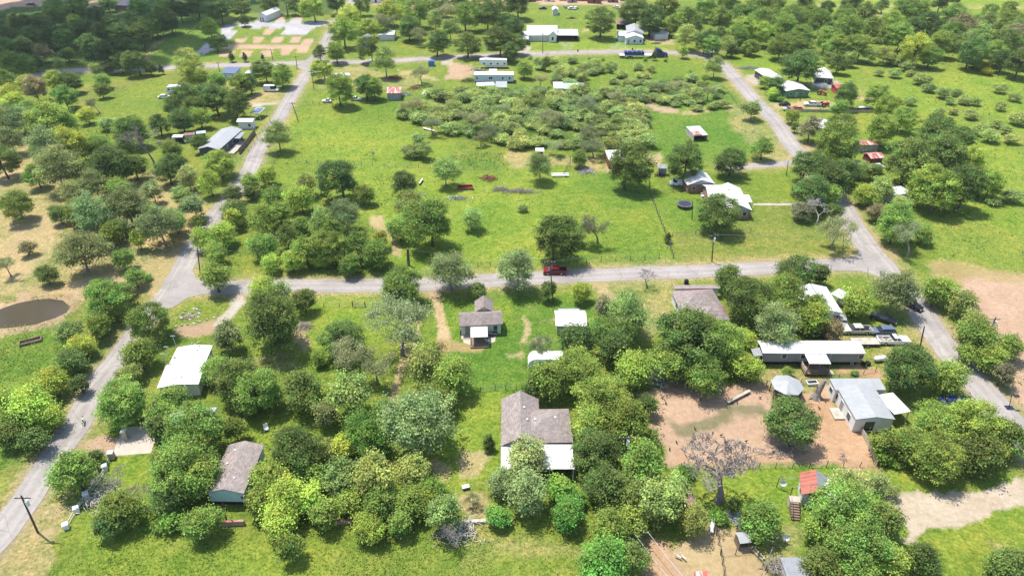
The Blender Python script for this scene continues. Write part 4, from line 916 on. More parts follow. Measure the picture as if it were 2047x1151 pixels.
class Wing:
    """frame of one wing: eave corners A (front left), B (front right) and C (back right) at height h, all from the photo"""
    def __init__(s, A, B, Cc, h, o=None):
        a = G(*A, h); b = G(*B, h); s.u = (b-a); s.w = s.u.length; s.u /= s.w; s.v = Vector((-s.u.y, s.u.x, 0))
        s.d = float(Cc) if not hasattr(Cc, '__len__') else abs((G(*Cc, h)-b).dot(s.v)); s.a = Vector((a.x, a.y, 0)); s.h = h
def wingmesh(fr, root, typ, rise, wall, roof, ov=.35, z0=0, thick=.14, gable=None, walls=True, wallh=None, planes=None, open_front=False, lift=0):
    """returns parts built in the house's own frame (root Empty)"""
    R = root['_m']; w, d, h = fr.w, fr.d, fr.h+lift
    def L(x, y, z): return R @ (fr.a+fr.u*x+fr.v*y+Vector((0,0,z)))
    if typ == 'gx': V = [(0,0,h),(w,0,h),(w,d/2,h+rise),(0,d/2,h+rise),(w,d,h),(0,d,h)]; P = [(0,1,2,3),(3,2,4,5)]
    elif typ == 'gy': V = [(0,0,h),(w/2,0,h+rise),(w/2,d,h+rise),(0,d,h),(w,0,h),(w,d,h)]; P = [(0,1,2,3),(1,4,5,2)]
    elif typ == 'hip':
        if w >= d: k = d/2; V = [(0,0,h),(w,0,h),(w,d,h),(0,d,h),(k,d/2,h+rise),(w-k,d/2,h+rise)]; P = [(0,1,5,4),(1,2,5),(2,3,4,5),(3,0,4)]
        else: k = w/2; V = [(0,0,h),(w,0,h),(w,d,h),(0,d,h),(w/2,k,h+rise),(w/2,d-k,h+rise)]; P = [(0,1,4),(1,2,5,4),(2,3,5),(3,0,4,5)]
    elif typ == 'sh': V = [(0,0,h),(w,0,h),(w,d,h+rise),(0,d,h+rise)]; P = [(0,1,2,3)]
    elif typ == 'shr': V = [(0,0,h),(w,0,h+rise),(w,d,h+rise),(0,d,h)]; P = [(0,1,2,3)]
    mb = MB(); mb.roofslab(P, [L(*q) for q in V], thick, planes)
    ro = mb.build('roof', roof, root)
    out = [ro]
    if walls:
        t = thick+.01; x0, x1, y0, y1 = ov, w-ov, ov, d-ov
        def zt(x, y):
            if typ == 'gx': return h+rise*(1-abs(y-d/2)/(d/2))-t
            if typ == 'gy': return h+rise*(1-abs(x-w/2)/(w/2))-t
            if typ == 'sh': return h+rise*y/d-t
            if typ == 'shr': return h+rise*x/w-t
            return h-t+min(.1, rise*ov/(min(w,d)/2))
        wb = MB()
        def wallface(ps, name=0):
            n = len(ps); vs = [L(x, y, z0) for x, y in ps[:1]+ps[-1:]]+[L(x, y, zt(x, y)) for x, y in reversed(ps)]
            wb.add(vs, [tuple(range(len(vs)))], name)
        fx = [(x0,y0),(w/2,y0),(x1,y0)] if typ == 'gy' else [(x0,y0),(x1,y0)]
        if not open_front: wallface(fx)
        wallface([(x1,y0),(x1,d/2),(x1,y1)] if typ == 'gx' else [(x1,y0),(x1,y1)])
        wallface([(x,y1) for x,_ in reversed(fx)]); wallface([(x0,y1),(x0,d/2),(x0,y0)] if typ == 'gx' else [(x0,y1),(x0,y0)])
        out.append(wb.build('wall', wall, root))
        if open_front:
            MB().add([L(*q) for q in ((x0+.02,y1-.4,z0),(x1-.02,y1-.4,z0),(x1-.02,y1-.4,h-.3),(x0+.02,y1-.4,h-.3))], [(0,1,2,3)]).build('inner_shade_sheet', DARKIN, root)  # extra black sheet ahead of the rear wall, paints the shade inside
        if gable is not None and typ == 'gy':
            MB().add([L(x0,y0-.03,h-t),L(x1,y0-.03,h-t),L(w/2,y0-.03,h+rise*.93-t)], [(0,1,2)]).build('gable', gable, root)
    s = fr; s.L = L; s.ov = ov; return out
def house(name, label, cat, fr, group=None):
    """Empty at the front left corner, turned to the house's own axis"""
    rz = math.atan2(fr.u.y, fr.u.x); e = empty(name, fr.a, rz, label, cat, group)
    M = Matrix.Rotation(-rz, 4, 'Z') @ Matrix.Translation(-fr.a)
    e = HW(e, M); return e
class HW:
    """thin wrapper so parts can be placed in world terms"""
    def __init__(s, e, M): s.e = e; s.M = M
    def __getitem__(s, k): return s.M
_mb_build = MB.build
def _build(s, name, mats, parent=None, loc=None, smooth=False):
    return _mb_build(s, name, mats, parent.e if isinstance(parent, HW) else parent, loc, smooth)
MB.build = _build
def lbox(root, fr, name, x0, x1, y0, y1, z0, z1, mat, parent=None):
    mb = MB().box(x0,x1,y0,y1,z0,z1); mb.v = [tuple(root.M @ (fr.a+fr.u*x+fr.v*y+Vector((0,0,z)))) for x,y,z in mb.v]
    return mb.build(name, mat, parent or root)
def window(root, fr, side, x, z, w_=1.0, h_=1.1, door=False):
    """side: f front, l left, r right; x metres along that wall"""
    o = fr.ov; t = .05
    def bx(nm, a, b, c, d_, dep, mat, par):
        if side == 'f': return lbox(root, fr, nm, a, b, o-dep, o+.03, c, d_, mat, par)
        if side == 'l': return lbox(root, fr, nm, o-dep, o+.03, a, b, c, d_, mat, par)
        return lbox(root, fr, nm, fr.w-o-.03, fr.w-o+dep, a, b, c, d_, mat, par)
    nm = 'door' if door else 'window'
    f = bx(nm, x-w_/2-.08, x+w_/2+.08, z-.08 if not door else z, z+h_+.08, t, TRIM, None)
    bx('door_panel' if door else 'pane', x-w_/2, x+w_/2, z+(.02 if door else 0), z+h_, t+.025, GLASS if not door else W_GREY, f)
    return f
def posts(root, fr, xys, z0, z1, mat=TRIM, r=.06, name='post'):
    for x, y in xys: lbox(root, fr, name, x-r, x+r, y-r, y+r, z0, z1, mat)
def onbox(name, label, cat, fr, mat, **kw): pass

# ---- gabled cottage, T plan, white porch cover
f1 = Wing((918,652),(1005,647.5),4.6,2.6); H = house('cottage', 'gabled cottage with grey shingle roof and white porch cover on the green lawn', 'house', f1)
wingmesh(f1, H, 'gx', 1.15, W_CREAM, SHING)
f2 = Wing((948.5,625),(987,624),(985,601),2.5); wingmesh(f2, H, 'gy', 1.35, W_CREAM, SHING, lift=.05)
window(H, f1, 'f', 1.5, .35, .9, 1.9, True); window(H, f1, 'f', 7.0, .9, .8, 1.15); window(H, f1, 'f', 4.2, .9, .9, 1.0)
fp = Wing((940.5,674),(975,673),3.3,2.3); mb = wingmesh(fp, H, 'gx', .1, TRIM, WHITE_METAL, walls=False, thick=.08); mb[0].name = 'porch_roof'
posts(H, fp, [(.1,.1),(fp.w-.1,.1)], .1, 2.2, POST)
lbox(H, fp, 'deck', -.1, fp.w+.2, -.6, 3.2, .03, .32, WOOD)
lbox(H, f1, 'step', .3, 2.1, -.9, .2, .03, .12, CONC)
# things on the porch
def simple_box(name, label, cat, u, v, sx, sy, sz, mat, rz=0, group=None, top=None):
    e = empty(name, G(u, v), rz, label, cat, group)
    b = MB().box(-sx/2,sx/2,-sy/2,sy/2,.02,sz*.88); b.build('body', mat, e)
    MB().frus((-sx/2-.02,sx/2+.02,-sy/2-.02,sy/2+.02),(-sx/2+.05,sx/2-.05,-sy/2+.05,sy/2-.05),sz*.88+.002,sz).build('lid', top or mat, e); return e
simple_box('patio_bin', 'small dark grey bin beside the cottage porch on the right', 'bin', 983,672, .6,.6,.9, W_DARK)
simple_box('air_conditioner', 'dark square air conditioner against the cottage front wall at the right', 'air conditioner', 990,668, .8,.7,.7, STEEL, top=BLACK)
simple_box('storage_tub', 'dark blue tub under the cottage eave at the left', 'tub', 926,668, 1.2,.7,1.0, surf('navy_plastic', (.03,.04,.12), .5))

# ---- white metal shed house
f = Wing((1110.5,651.5),(1174,651.5),5.2,2.5); H = house('metal_shed', 'white metal roofed cabin with beige walls and a lower rear lean-to', 'shed', f)
wingmesh(f, H, 'gx', .9, W_BEIGE, WHITE_METAL, z0=.35); fb = Wing((1117.5,627.5),(1160,627.5),2.4,2.5); wingmesh(fb, H, 'sh', -.25, W_BEIGE, GREY_METAL, lift=-.1)
window(H, f, 'f', 2.3, .4, .8, 1.75, True); window(H, f, 'f', 4.3, 1.1, .5, .8); lbox(H, f, 'skirt', .5, f.w-.5, .5, f.d-.5, .02, .36, DARKIN)
# ---- big grey brown L roof
f = Wing((1001,891),(1081,891),(1071,797),2.7); H = house('farmhouse', 'large L shaped house with grey brown shingle roof and white patio cover', 'house', f)
wingmesh(f, H, 'gy', 1.9, W_BEIGE, SHINM[2:]+[SHINGR])
fm = Wing((1042,886),(1146,884),(1131,817),2.7); wingmesh(fm, H, 'hip', 1.75, W_BEIGE, SHINGL, lift=.06)
MB()
fr_ = Wing((1008.5,812),(1071.5,811),(1070,796.5),2.72)
o = wingmesh(fr_, H, 'gy', 1.9*fr_.w/f.w, W_BEIGE, SHINGR, walls=False, lift=.07)[0]; o.name = 'reddish_roof_section'
fp = Wing((1001,937),(1149,937),(1146,889.5),2.45); o = wingmesh(fp, H, 'sh', .18, W_BEIGE, WHITE_METAL, walls=False, thick=.08)[0]; o.name = 'patio_cover'
posts(H, fp, [(.15,.15),(fp.w*.33,.15),(fp.w*.66,.15),(fp.w-.15,.15)], 0, 2.4)
lbox(H, fp, 'side_screen', fp.w-.3, fp.w-.2, .3, fp.d, 0, 2.3, W_GREY)
for u, v, z in ((1048,815,4.3),(1054,839,4.0),(1070,839,4.0),(1086,840,4.0),(1110,835,3.9),(1110,843,3.7),(1046,861,3.2),(1101,861,3.3)):
    p = H.M @ G(u, v, z-.1); mb = MB().tube([p-Vector((0,0,.5)), p+Vector((0,0,.25))], .16, 8); mb.build('roof_vent', TRIM, H)
# ---- brick ranch house and garage
f = Wing((1449,420),(1504.5,421),(1477.5,375.5),2.6); H = house('ranch_house', 'low red brick ranch house with bright white metal roof beside the trampoline', 'house', f)
wingmesh(f, H, 'gy', 1.5, BRICK, WHITE_METAL, gable=GABLEG)
fl = Wing((1415.5,393),(1456,393.5),(1445,369.5),2.6); wingmesh(fl, H, 'gx', 1.2, BRICK, WHITE_METAL, lift=-.06)
fs = Wing((1490,403.5),(1504.5,403.8),(1494,390),2.5); wingmesh(fs, H, 'sh', .2, BRICK, WHITE_METAL, lift=-.1)
window(H, f, 'f', 5.2, .9, 1.0, 1.1); window(H, f, 'f', 2.2, .9, 1.0, 1.1); window(H, fl, 'f', 1.5, .2, .9, 1.9, True); window(H, fl, 'l', 1.6, .9, .9, 1.0)
p = H.M @ G(1457,381,3.7); MB().tube([p-Vector((0,0,.5)), p+Vector((0,0,.3))], .3, 8).build('roof_turbine', STEEL, H)
f = Wing((1374.5,370),(1430,367.5),(1418,345.5),2.5); H = house('brick_garage', 'square red brick garage with white roof and grey gable next to the white van', 'garage', f)
wingmesh(f, H, 'gy', 1.35, BRICK, WHITE_METAL, gable=GABLEG); window(H, f, 'f', 2.0, .9, .8, .9)
# ---- long grey mobile home
f = Wing((1525,705.5),(1731,706.5),(1716.5,681),3.1); H = house('mobile_home', 'long grey single wide mobile home with white metal roof and covered porch', 'mobile home', f)
wingmesh(f, H, 'gx', .35, W_GREY, WHITE_METAL, z0=.85, ov=.3); lbox(H, f, 'underpinning_recess', .6, f.w-.6, .7, f.d-.7, .02, .84, DARKIN)
for x in (4.2, 7.6, 18.2): window(H, f, 'f', x, 1.7, .8, .9)
window(H, f, 'f', 12.2, .95, .9, 1.95, True); window(H, f, 'f', 9.7, 1.7, .9, .9)
fp = Wing((1618,726.5),(1661.5,727),(1654,707),2.85); o = wingmesh(fp, H, 'sh', .12, TRIM, WHITE_METAL, walls=False, thick=.08)[0]; o.name = 'porch_roof'
lbox(H, fp, 'deck', -.3, fp.w+.2, -.2, fp.d, .45, .62, WOOD); posts(H, fp, [(0,0),(fp.w-.1,0),(fp.w/2,0)], .02, 2.8, WOOD)
for yz in (.95, 1.25, 1.5): lbox(H, fp, 'railing', -.25, fp.w+.1, -.18, -.1, yz, yz+.09, WOOD)
for yz in (.95, 1.25, 1.5): lbox(H, fp, 'railing', -.28, -.2, -.09, fp.d-.5, yz, yz+.09, WOODP)
for k in range(4): lbox(H, fp, 'stair_tread', fp.w+.2+k*.3, fp.w+.52+k*.3, .3, 1.4, .04, .5-k*.13, WOODP)
fq = Wing((1507,712),(1524,712.5),(1523,697),2.4); H2 = house('lean_to', 'small grey metal lean-to at the left end of the mobile home', 'shed', fq); wingmesh(fq, H2, 'shr', .3, W_TIN, GALV)
# ---- grey ribbed roof house
f = Wing((1711,838),(1790,838),(1771,772.5),2.9); H = house('ribbed_roof_house', 'white walled house with pale grey ribbed metal roof beside the chicken yard', 'house', f)
wingmesh(f, H, 'gy', .55, W_WHITE, GREY_METAL, ov=.14)
fb = Wing((1670.5,778.5),(1772,778),(1754,757),2.9); wingmesh(fb, H, 'sh', .25, W_WHITE, GREY_METAL, lift=-.1, ov=.14)
fc = Wing((1788,828),(1822,822),(1800,782),2.6); o = wingmesh(fc, H, 'sh', .1, TRIM, WHITE_METAL, walls=False, thick=.08)[0]; o.name = 'carport_roof'; posts(H, fc, [(fc.w-.2,.2),(fc.w-.2,fc.d-.2)], 0, 2.5)
window(H, f, 'l', 2.2, .9, 1.1, 1.1); window(H, f, 'l', 5.0, .2, .95, 1.95, True); window(H, f, 'l', 7.2, .9, .9, 1.1); window(H, f, 'f', 2.6, .3, 1.6, 2.0); window(H, fb, 'l', 1.4, 1.2, 1.0, .8)
lbox(H, f, 'step', -1.6, .3, 2.8, 5.4, .03, .3, WOODP)
# ---- octagonal gazebo
e = empty('gazebo', G(1574,796), 0, 'octagonal gazebo with pale grey metal roof in the dirt yard', 'gazebo'); c = G(1574,768,2.4)-G(1574,796); R8 = 2.75
c.z = 0; ring = [(c.x+R8*math.cos(math.pi/8+k*math.pi/4), c.y+R8*math.sin(math.pi/8+k*math.pi/4)) for k in range(8)]
mb = MB(); mb.roofslab([(k, (k+1)%8, 8) for k in range(8)], [(x,y,2.3) for x,y in ring]+[(c.x,c.y,3.2)], .1); mb.build('roof', GREY_METAL, e)
for k in range(8): x, y = ring[k]; x = c.x+(x-c.x)*.92; y = c.y+(y-c.y)*.92; MB().box(x-.07,x+.07,y-.07,y+.07,0,2.25).build('post', POST, e)
MB().prism([(c.x+(x-c.x)*.9, c.y+(y-c.y)*.9) for x,y in ring], .02, .16).build('deck', WOOD, e)
simple_box('feed_bin', 'red box under the edge of the grey gazebo', 'bin', 1581,792, 1.1,.9,1.1, surf('faded_red_paint', (.42,.10,.09), .6))
# ---- hipped brown roof
f = Wing((1362,624),(1449,620),(1440,577),2.6); H = house('hipped_house', 'house with mottled brown hipped shingle roof just below the middle road', 'house', f)
wingmesh(f, H, 'hip', 2.0, W_WHITE, [SHINGL, SHING, SHINGR], planes=[0,1,2,0])
fb = Wing((1348.5,578),(1441,577),(1431,569),2.5); wingmesh(fb, H, 'sh', -.1, W_WHITE, SHINGL, lift=.1)
ff = Wing((1402,641),(1460,640),(1452,611.5),2.6); wingmesh(ff, H, 'hip', 1.5, W_WHITE, [SHINGL, SHINGR], planes=[0,1,0,0] if ff.w >= ff.d else [0,1,0,0], lift=.08)
for y in (1.5, 4): window(H, f, 'l', y, .9, .9, 1.0)
simple_box('black_tank', 'small black water tank behind the hipped brown roof', 'tank', 1371.5,567.5, .8,.8,1.1, BLACK)
# ---- white roof by the pickups
f = Wing((1612,624),(1685,625.5),(1661,573.5),2.7); H = house('white_roof_house', 'house with wide bright white metal roof just behind the parked pickups', 'house', f)
wingmesh(f, H, 'gy', .8, W_WHITE, WHITE_METAL); window(H, f, 'f', 6.2, .9, .9, 1.0); fb = Wing((1661,585),(1683,596),(1672,573),2.4); wingmesh(fb, H, 'sh', .1, TRIM, WHITE_METAL, walls=False, lift=-.2)
lbox(H, f, 'ridge_cap', f.w/2-.12, f.w/2+.12, .05, f.d-.05, 3.5, 3.53, STEEL)
f = Wing((1682,594),(1703,594),(1701,583),2.2); H = house('white_shed', 'small white roofed shed right of the wide white roof', 'shed', f); wingmesh(f, H, 'gx', .4, W_WHITE, WHITE_METAL)
f = Wing((1657,668),(1684,668),(1681,643),2.2); H = house('terracotta_roof_shed', 'low shed with orange rusty roof left of the tan pickup', 'shed', f); wingmesh(f, H, 'hip', .6, W_BEIGE, surf('orange_rust_roof', (.50,.24,.16), .8, var=.2, pattern='seam'))
# ---- long white roof on the left
f = Wing((313,776),(397,767.5),(412,722),2.8); H = house('long_white_building', 'long low building with plain white roof between trees on the left', 'building', f)
wingmesh(f, H, 'gy', .45, W_WHITE, WHITE_METAL)
f2 = Wing((338,727.5),(411.5,723),(426,690),2.8); wingmesh(f2, H, 'gy', .45, W_WHITE, WHITE_METAL, lift=.03)
f3 = Wing((363,683),(427,692),(402,673),2.8)
for u, v in ((384,687),(396,686),(398,692),(395,700),(349,714),(352,755),(363,754)):
    p = H.M @ G(u, v, 3.15); MB().tube([p-Vector((0,0,.3)), p+Vector((0,0,.2))], .14, 8).build('roof_vent', STEEL, H)
for i, (u, v) in enumerate(((352,692),(339,714),(332,728))):
    e = empty('clothes_post', G(u, v), 0, ['far', 'middle', 'near'][i]+' thin white post beside the long white building', 'post', 'white posts by the long white building')
    MB().tube([(0,0,0),(0,0,2.6)], .06, 6).build('post', TRIM, e); MB().tube([(-.45,0,2.5),(.45,0,2.5)], .04, 6).build('crossbar', TRIM, e)
# ---- teal gabled house
f = Wing((410,985),(487,986),(534,889),3.0); H = house('teal_house', 'raised house with grey brown roof and pale teal gable end facing the meadow', 'house', f)
wingmesh(f, H, 'gy', .9, W_TEAL, SHINGL, z0=.9, ov=.25); lbox(H, f, 'underpinning_recess', .5, f.w-.5, .5, f.d-.5, .02, .89, DARKIN); window(H, f, 'f', 5.0, 1.6, .35, .6)  # inset near-black block paints the shaded recess under the raised floor
for u, v in ((470,900),(480,901),(455,926),(469,927),(457,953),(468,955)):
    p = H.M @ G(u, v, 3.6); MB().tube([p-Vector((0,0,.4)), p+Vector((0,0,.15))], .13, 8).build('roof_vent', TRIM, H)
# ---- light blue roof among the trees
f = Wing((334,848),(430,836),(434,813),2.5); H = house('blue_roof_shed', 'shed with weathered light blue roof half hidden by trees', 'shed', f); wingmesh(f, H, 'gx', .7, W_WHITE, BLUEW)
# ---- rusty barn at the lower right
f = Wing((1602,988),(1662,1000),(1643,953),2.6); H = house('rusty_barn', 'white walled barn with rusty red and grey tin roof behind trees at lower right', 'barn', f)
wingmesh(f, H, 'gy', 1.3, W_WHITE, [RUST, W_TIN], planes=[0,1]); window(H, f, 'l', 2, .9, .8, .9)
f = Wing((1655,1003),(1735,1008),(1727,958),2.5); H = house('white_roof_barn', 'low white roofed barn under the trees right of the rusty barn', 'barn', f); wingmesh(f, H, 'gx', .7, W_WHITE, WHITE_METAL)
f = Wing((1479.5,1086),(1502.5,1083.5),(1493,1061),1.7); H = house('goat_shelter', 'small open shelter with pale grey metal roof in the goat pen', 'shelter', f); wingmesh(f, H, 'gx', .25, WOOD, GREY_METAL, ov=.1, open_front=True, thick=.05)
f = Wing((1586,1190),(1640,1190),(1625,1116),2.3); H = house('tin_roof_shed', 'shed with blue grey tin roof at the bottom edge of the photo', 'shed', f); wingmesh(f, H, 'sh', .3, W_WHITE, GALV)
f = Wing((1373,1010),(1393,1008),(1390,977),2.0); H = house('rusted_coop', 'small shed with brown rusted tin roof beside the gnarled dead tree', 'shed', f); wingmesh(f, H, 'sh', .3, WOOD, BROWNT, ov=.1, open_front=True)
f = Wing((1396,1172),(1425,1170),(1422,1141),1.8); H = house('striped_coop', 'low shed with red and grey striped tin roof at the bottom edge', 'shed', f); wingmesh(f, H, 'sh', .2, WOOD, RUST2, ov=.1)
# ---- lean-to, pasture shelter and sheds of the middle fields
f = Wing((1217,321),(1250.5,320.5),(1242,300),2.7); H = house('lean_to_barn', 'open sided barn with white metal roof and dark red side behind a round oak', 'barn', f); wingmesh(f, H, 'shr', .2, W_RED, WHITE_METAL, ov=.15)
f = Wing((1070.5,303),(1088,303),(1086,297.5),2.2); H = house('small_white_shed', 'tiny shed with white roof at the edge of the thicket', 'shed', f); wingmesh(f, H, 'sh', .3, W_DARK, WHITE_METAL, open_front=True)
f = Wing((1316,337),(1336,337),(1333,331),2.3); H = house('tin_shed', 'small grey tin shed in the yard left of the brick garage', 'shed', f); wingmesh(f, H, 'sh', .25, W_TIN, GALV)
f = Wing((1387.5,271.5),(1415.5,270),(1408,253),2.0); H = house('pasture_shelter', 'small low livestock shelter with pale and rusty roof alone in green pasture', 'shelter', f); wingmesh(f, H, 'sh', .3, WOODP, [WHITE_METAL], open_front=True, ov=.12)
lbox(H, f, 'rusty_roof_sheet', .1, f.w*.55, .05, f.d*.45, 2.03+.0, 2.26, RUST2)
# ---- right hand cluster
f = Wing((1537,158.5),(1568,157),(1556,137.5),2.8); H = house('open_barn', 'white roofed barn with dark open left side by the right road', 'barn', f); wingmesh(f, H, 'gy', .6, W_DARK, WHITE_METAL)
f = Wing((1571.5,182.5),(1620.5,181.5),(1604,165),2.7); H = house('green_house', 'green walled house with white metal roof facing the parked trucks', 'house', f); wingmesh(f, H, 'gy', .8, W_GREEN, WHITE_METAL, z0=.1)
for x in (2.2, 6.5): window(H, f, 'f', x, 1.0, .8, .9)
window(H, f, 'f', 4.4, .1, .8, 1.9, True)
f = Wing((1631,155),(1667,157.5),(1660,143),2.7); H = house('black_house', 'dark walled house with white hip roof behind the big oak on the right', 'house', f); wingmesh(f, H, 'hip', 2.4, W_DARK, WHITE_METAL); window(H, f, 'f', 4, 1, .9, 1)
f = Wing((1672,177),(1692,177),(1690,168),2.3); H = house('red_shed', 'small shed with bright red metal roof beside the dark walled house', 'shed', f); wingmesh(f, H, 'gx', .5, surf('red_panel', (.42,.09,.08), .6, pattern='panel'), REDROOF)
f = Wing((1646,257),(1668,243),(1646,229.5),2.6); H = house('diamond_roof_house', 'house with white diamond shaped roof beyond the brownish bush', 'house', f); wingmesh(f, H, 'hip', .9, W_WHITE, WHITE_METAL)
f = Wing((1677,257),(1711,256),(1703,238),2.5); H = house('white_annex', 'white roofed annex half under trees right of the diamond roof', 'house', f); wingmesh(f, H, 'gx', .6, W_WHITE, WHITE_METAL)
f = Wing((1720,290.5),(1760.5,289),(1757,279),2.6); H = house('striped_barn', 'barn with streaked red and white tin roof, farther of two', 'barn', f); wingmesh(f, H, 'gx', .5, W_TIN, RUST2)
f = Wing((1741,317.5),(1769.5,315.5),(1763,303.5),2.3); H = house('red_wall_barn', 'dark red barn with rusty striped tin roof, nearer of two', 'barn', f); wingmesh(f, H, 'gx', .7, W_RED, RUST2)
f = Wing((1748,337),(1770,334),(1768,326),2.2); H = house('pale_tin_shed', 'small pale tin shed just below the dark red barn', 'shed', f); wingmesh(f, H, 'sh', .3, W_TIN, BLUEW)
f = Wing((1785,391),(1826,385),(1802,371),2.6); H = house('tree_hidden_house', 'house with white roof almost buried in trees on the right', 'house', f); wingmesh(f, H, 'hip', .8, W_WHITE, WHITE_METAL)
# ---- left cluster
f = Wing((394,298),(438,299.5),(478,258.5),2.9); H = house('dark_house', 'long dark grey house with pale metal roof beside the left road', 'house', f); wingmesh(f, H, 'gy', .9, W_DARK, GREY_METAL)
for y in (6, 10, 14): window(H, f, 'r', y, 1.0, .9, 1.0)
fp = Wing((466,277),(480,277),(483,265),2.5); o = wingmesh(fp, H, 'sh', .1, TRIM, GALV, walls=False)[0]; o.name = 'porch_roof'
lbox(H, f, 'deck', f.w, f.w+2.6, 3, 13, .1, .5, WOODP)
f = Wing((441,146.5),(470,147.5),(481,139),2.6); H = house('solar_house', 'pale grey house with dark solar panel roof beside the far left road', 'house', f); wingmesh(f, H, 'sh', .9, W_BLUE, SOLAR)
for x in (1.5, 4.5): window(H, f, 'f', x, .8, .6, 1.1)
f = Wing((489,147),(502,147),(501,141.5),2.4); H = house('white_booth', 'tiny white roofed booth right of the solar panel house', 'shed', f); wingmesh(f, H, 'sh', .2, W_WHITE, WHITE_METAL, open_front=True)
f = Wing((472,244),(505,244),(512,236.5),2.6); H = house('white_cabin', 'small white cabin with white roof behind the long dark grey house', 'cabin', f); wingmesh(f, H, 'gx', .5, W_WHITE, WHITE_METAL); window(H, f, 'f', 4, .9, .8, .9)
f = Wing((499,226),(518,227),(517,216),2.4); H = house('panel_carport', 'small carport with a dark panel on its pale roof by the driveway', 'carport', f); wingmesh(f, H, 'sh', .2, TRIM, GREY_METAL, walls=False); posts(H, f, [(.1,.1),(f.w-.1,.1),(.1,f.d-.1),(f.w-.1,f.d-.1)], 0, 2.35); lbox(H, f, 'solar_panel', .8, f.w-.6, .6, f.d-.8, 2.62, 2.68, SOLAR)
f = Wing((342.5,275),(364,274.5),(365,270),2.2); H = house('open_shed', 'dark open shed with white roof, leftmost of three small sheds', 'shed', f, 'small sheds left of the dark grey house'); wingmesh(f, H, 'sh', .2, W_DARK, WHITE_METAL, open_front=True)
f = Wing((366,271.5),(389,269.5),(388,265.5),2.4); H = house('pink_shed', 'pale pinkish shed with four small windows, middle of three small sheds', 'shed', f, 'small sheds left of the dark grey house'); wingmesh(f, H, 'sh', .2, surf('pale_pink_siding', (.58,.50,.44), .8, pattern='lap'), BROWNT)
for x in (1, 2.2, 3.4): window(H, f, 'f', x, 1.0, .45, .5)
f = Wing((392,268),(411,266),(412,262.5),2.3); H = house('carport_shed', 'dark open shed with pale roof, rightmost of three small sheds', 'shed', f, 'small sheds left of the dark grey house'); wingmesh(f, H, 'sh', .3, W_DARK, BLUEW, open_front=True)
# ---- far houses
f = Wing((1052.5,70),(1114.5,70.5),(1110,55),3.0); H = house('white_farmhouse', 'wide white farmhouse with white roof, front gable and carports at the far road', 'house', f); wingmesh(f, H, 'gx', 2.6, W_WHITE, WHITE_METAL)
fg = Wing((1096.5,71),(1113.5,71),(1112,62),3.3); wingmesh(fg, H, 'gy', 1.7, W_WHITE, WHITE_METAL, lift=.02); window(H, fg, 'f', fg.w/2, 1.0, .9, 1.4)
fr_ = Wing((1113.5,71),(1156.5,71.3),(1154,61),2.8); wingmesh(fr_, H, 'sh', .5, W_DARK, WHITE_METAL, open_front=True); fl = Wing((1038,79),(1057,79),(1055,65),2.6); wingmesh(fl, H, 'sh', .4, W_DARK, WHITE_METAL, open_front=True)
fv = Wing((1053,72),(1096.5,72),(1096,69),2.7); o = wingmesh(fv, H, 'sh', .3, TRIM, WHITE_METAL, walls=False, lift=-.1)[0]; o.name = 'porch_roof'
f = Wing((1251,77),(1288,77),(1284,66),2.8); H = house('blue_white_cottage', 'pale blue white cottage with stepped white metal roofs behind the blue truck', 'house', f); wingmesh(f, H, 'gy', 1.3, W_BLUE, WHITE_METAL)
fb = Wing((1252,68),(1287,69),(1280,54),3.2); wingmesh(fb, H, 'gy', 1.3, W_BLUE, GREY_METAL, lift=.3); fl = Wing((1237,72),(1256,72),(1255,62),2.8); wingmesh(fl, H, 'gx', .8, W_BLUE, WHITE_METAL)
for x in (4.2, 7): window(H, f, 'f', x, .9, .9, 1.1)
window(H, f, 'f', 1.4, .2, .9, 2, True)
f = Wing((1309,69),(1338,68),(1334,58),2.6); H = house('grey_shed', 'small grey white shed with metal roof right of the pale blue cottage', 'shed', f); wingmesh(f, H, 'gx', .8, W_WHITE, GREY_METAL)
f = Wing((1232,49),(1270,50),(1262,41),2.4); H = house('collapsing_shed', 'sagging open shed with rusty brown roof behind the big far oak', 'shed', f); wingmesh(f, H, 'sh', .5, W_DARK, BROWNT, open_front=True)
f = Wing((1104,21),(1117,21),(1116,15.5),2.6); H = house('garden_shed', 'small pale blue shed alone on the far green lawn', 'shed', f); wingmesh(f, H, 'gy', 1.0, W_BLUE, WHITE_METAL)
f = Wing((515,31),(532,32),(541.5,19),3.2); H = house('tiny_house', 'tiny white gabled house standing on the gravel camper pads', 'house', f); wingmesh(f, H, 'gy', 1.4, W_WHITE, WHITE_METAL, ov=.2); window(H, f, 'f', 1.3, .3, .6, 1.9); window(H, f, 'f', 2.6, .3, .6, 1.9)
f = Wing((225,11),(253,12),(262,1),2.8); H = house('brick_house', 'red brick house with dark blue hip roof at the top left', 'house', f); wingmesh(f, H, 'hip', 1.8, BRICK, SHINGB)
f = Wing((716,84),(739,84),(737,72),2.8); H = house('shaded_house', 'grey roofed house half hidden in yellow green trees near the far crossing', 'house', f); wingmesh(f, H, 'gy', 1.1, W_WHITE, GALV); window(H, f, 'f', 2.5, .9, .9, 1)
f = Wing((756,70),(788,70),(786,61),2.8); H = house('hidden_white_house', 'white house mostly hidden behind trees right of the grey roofed one', 'house', f); wingmesh(f, H, 'gx', .9, W_WHITE, WHITE_METAL)
f = Wing((771.5,187),(801,186.5),(799,176.5),2.7); H = house('striped_tin_shed', 'grey walled shed with red and white striped tin roof beside scattered junk', 'shed', f); wingmesh(f, H, 'sh', .4, W_TIN, RUST2)
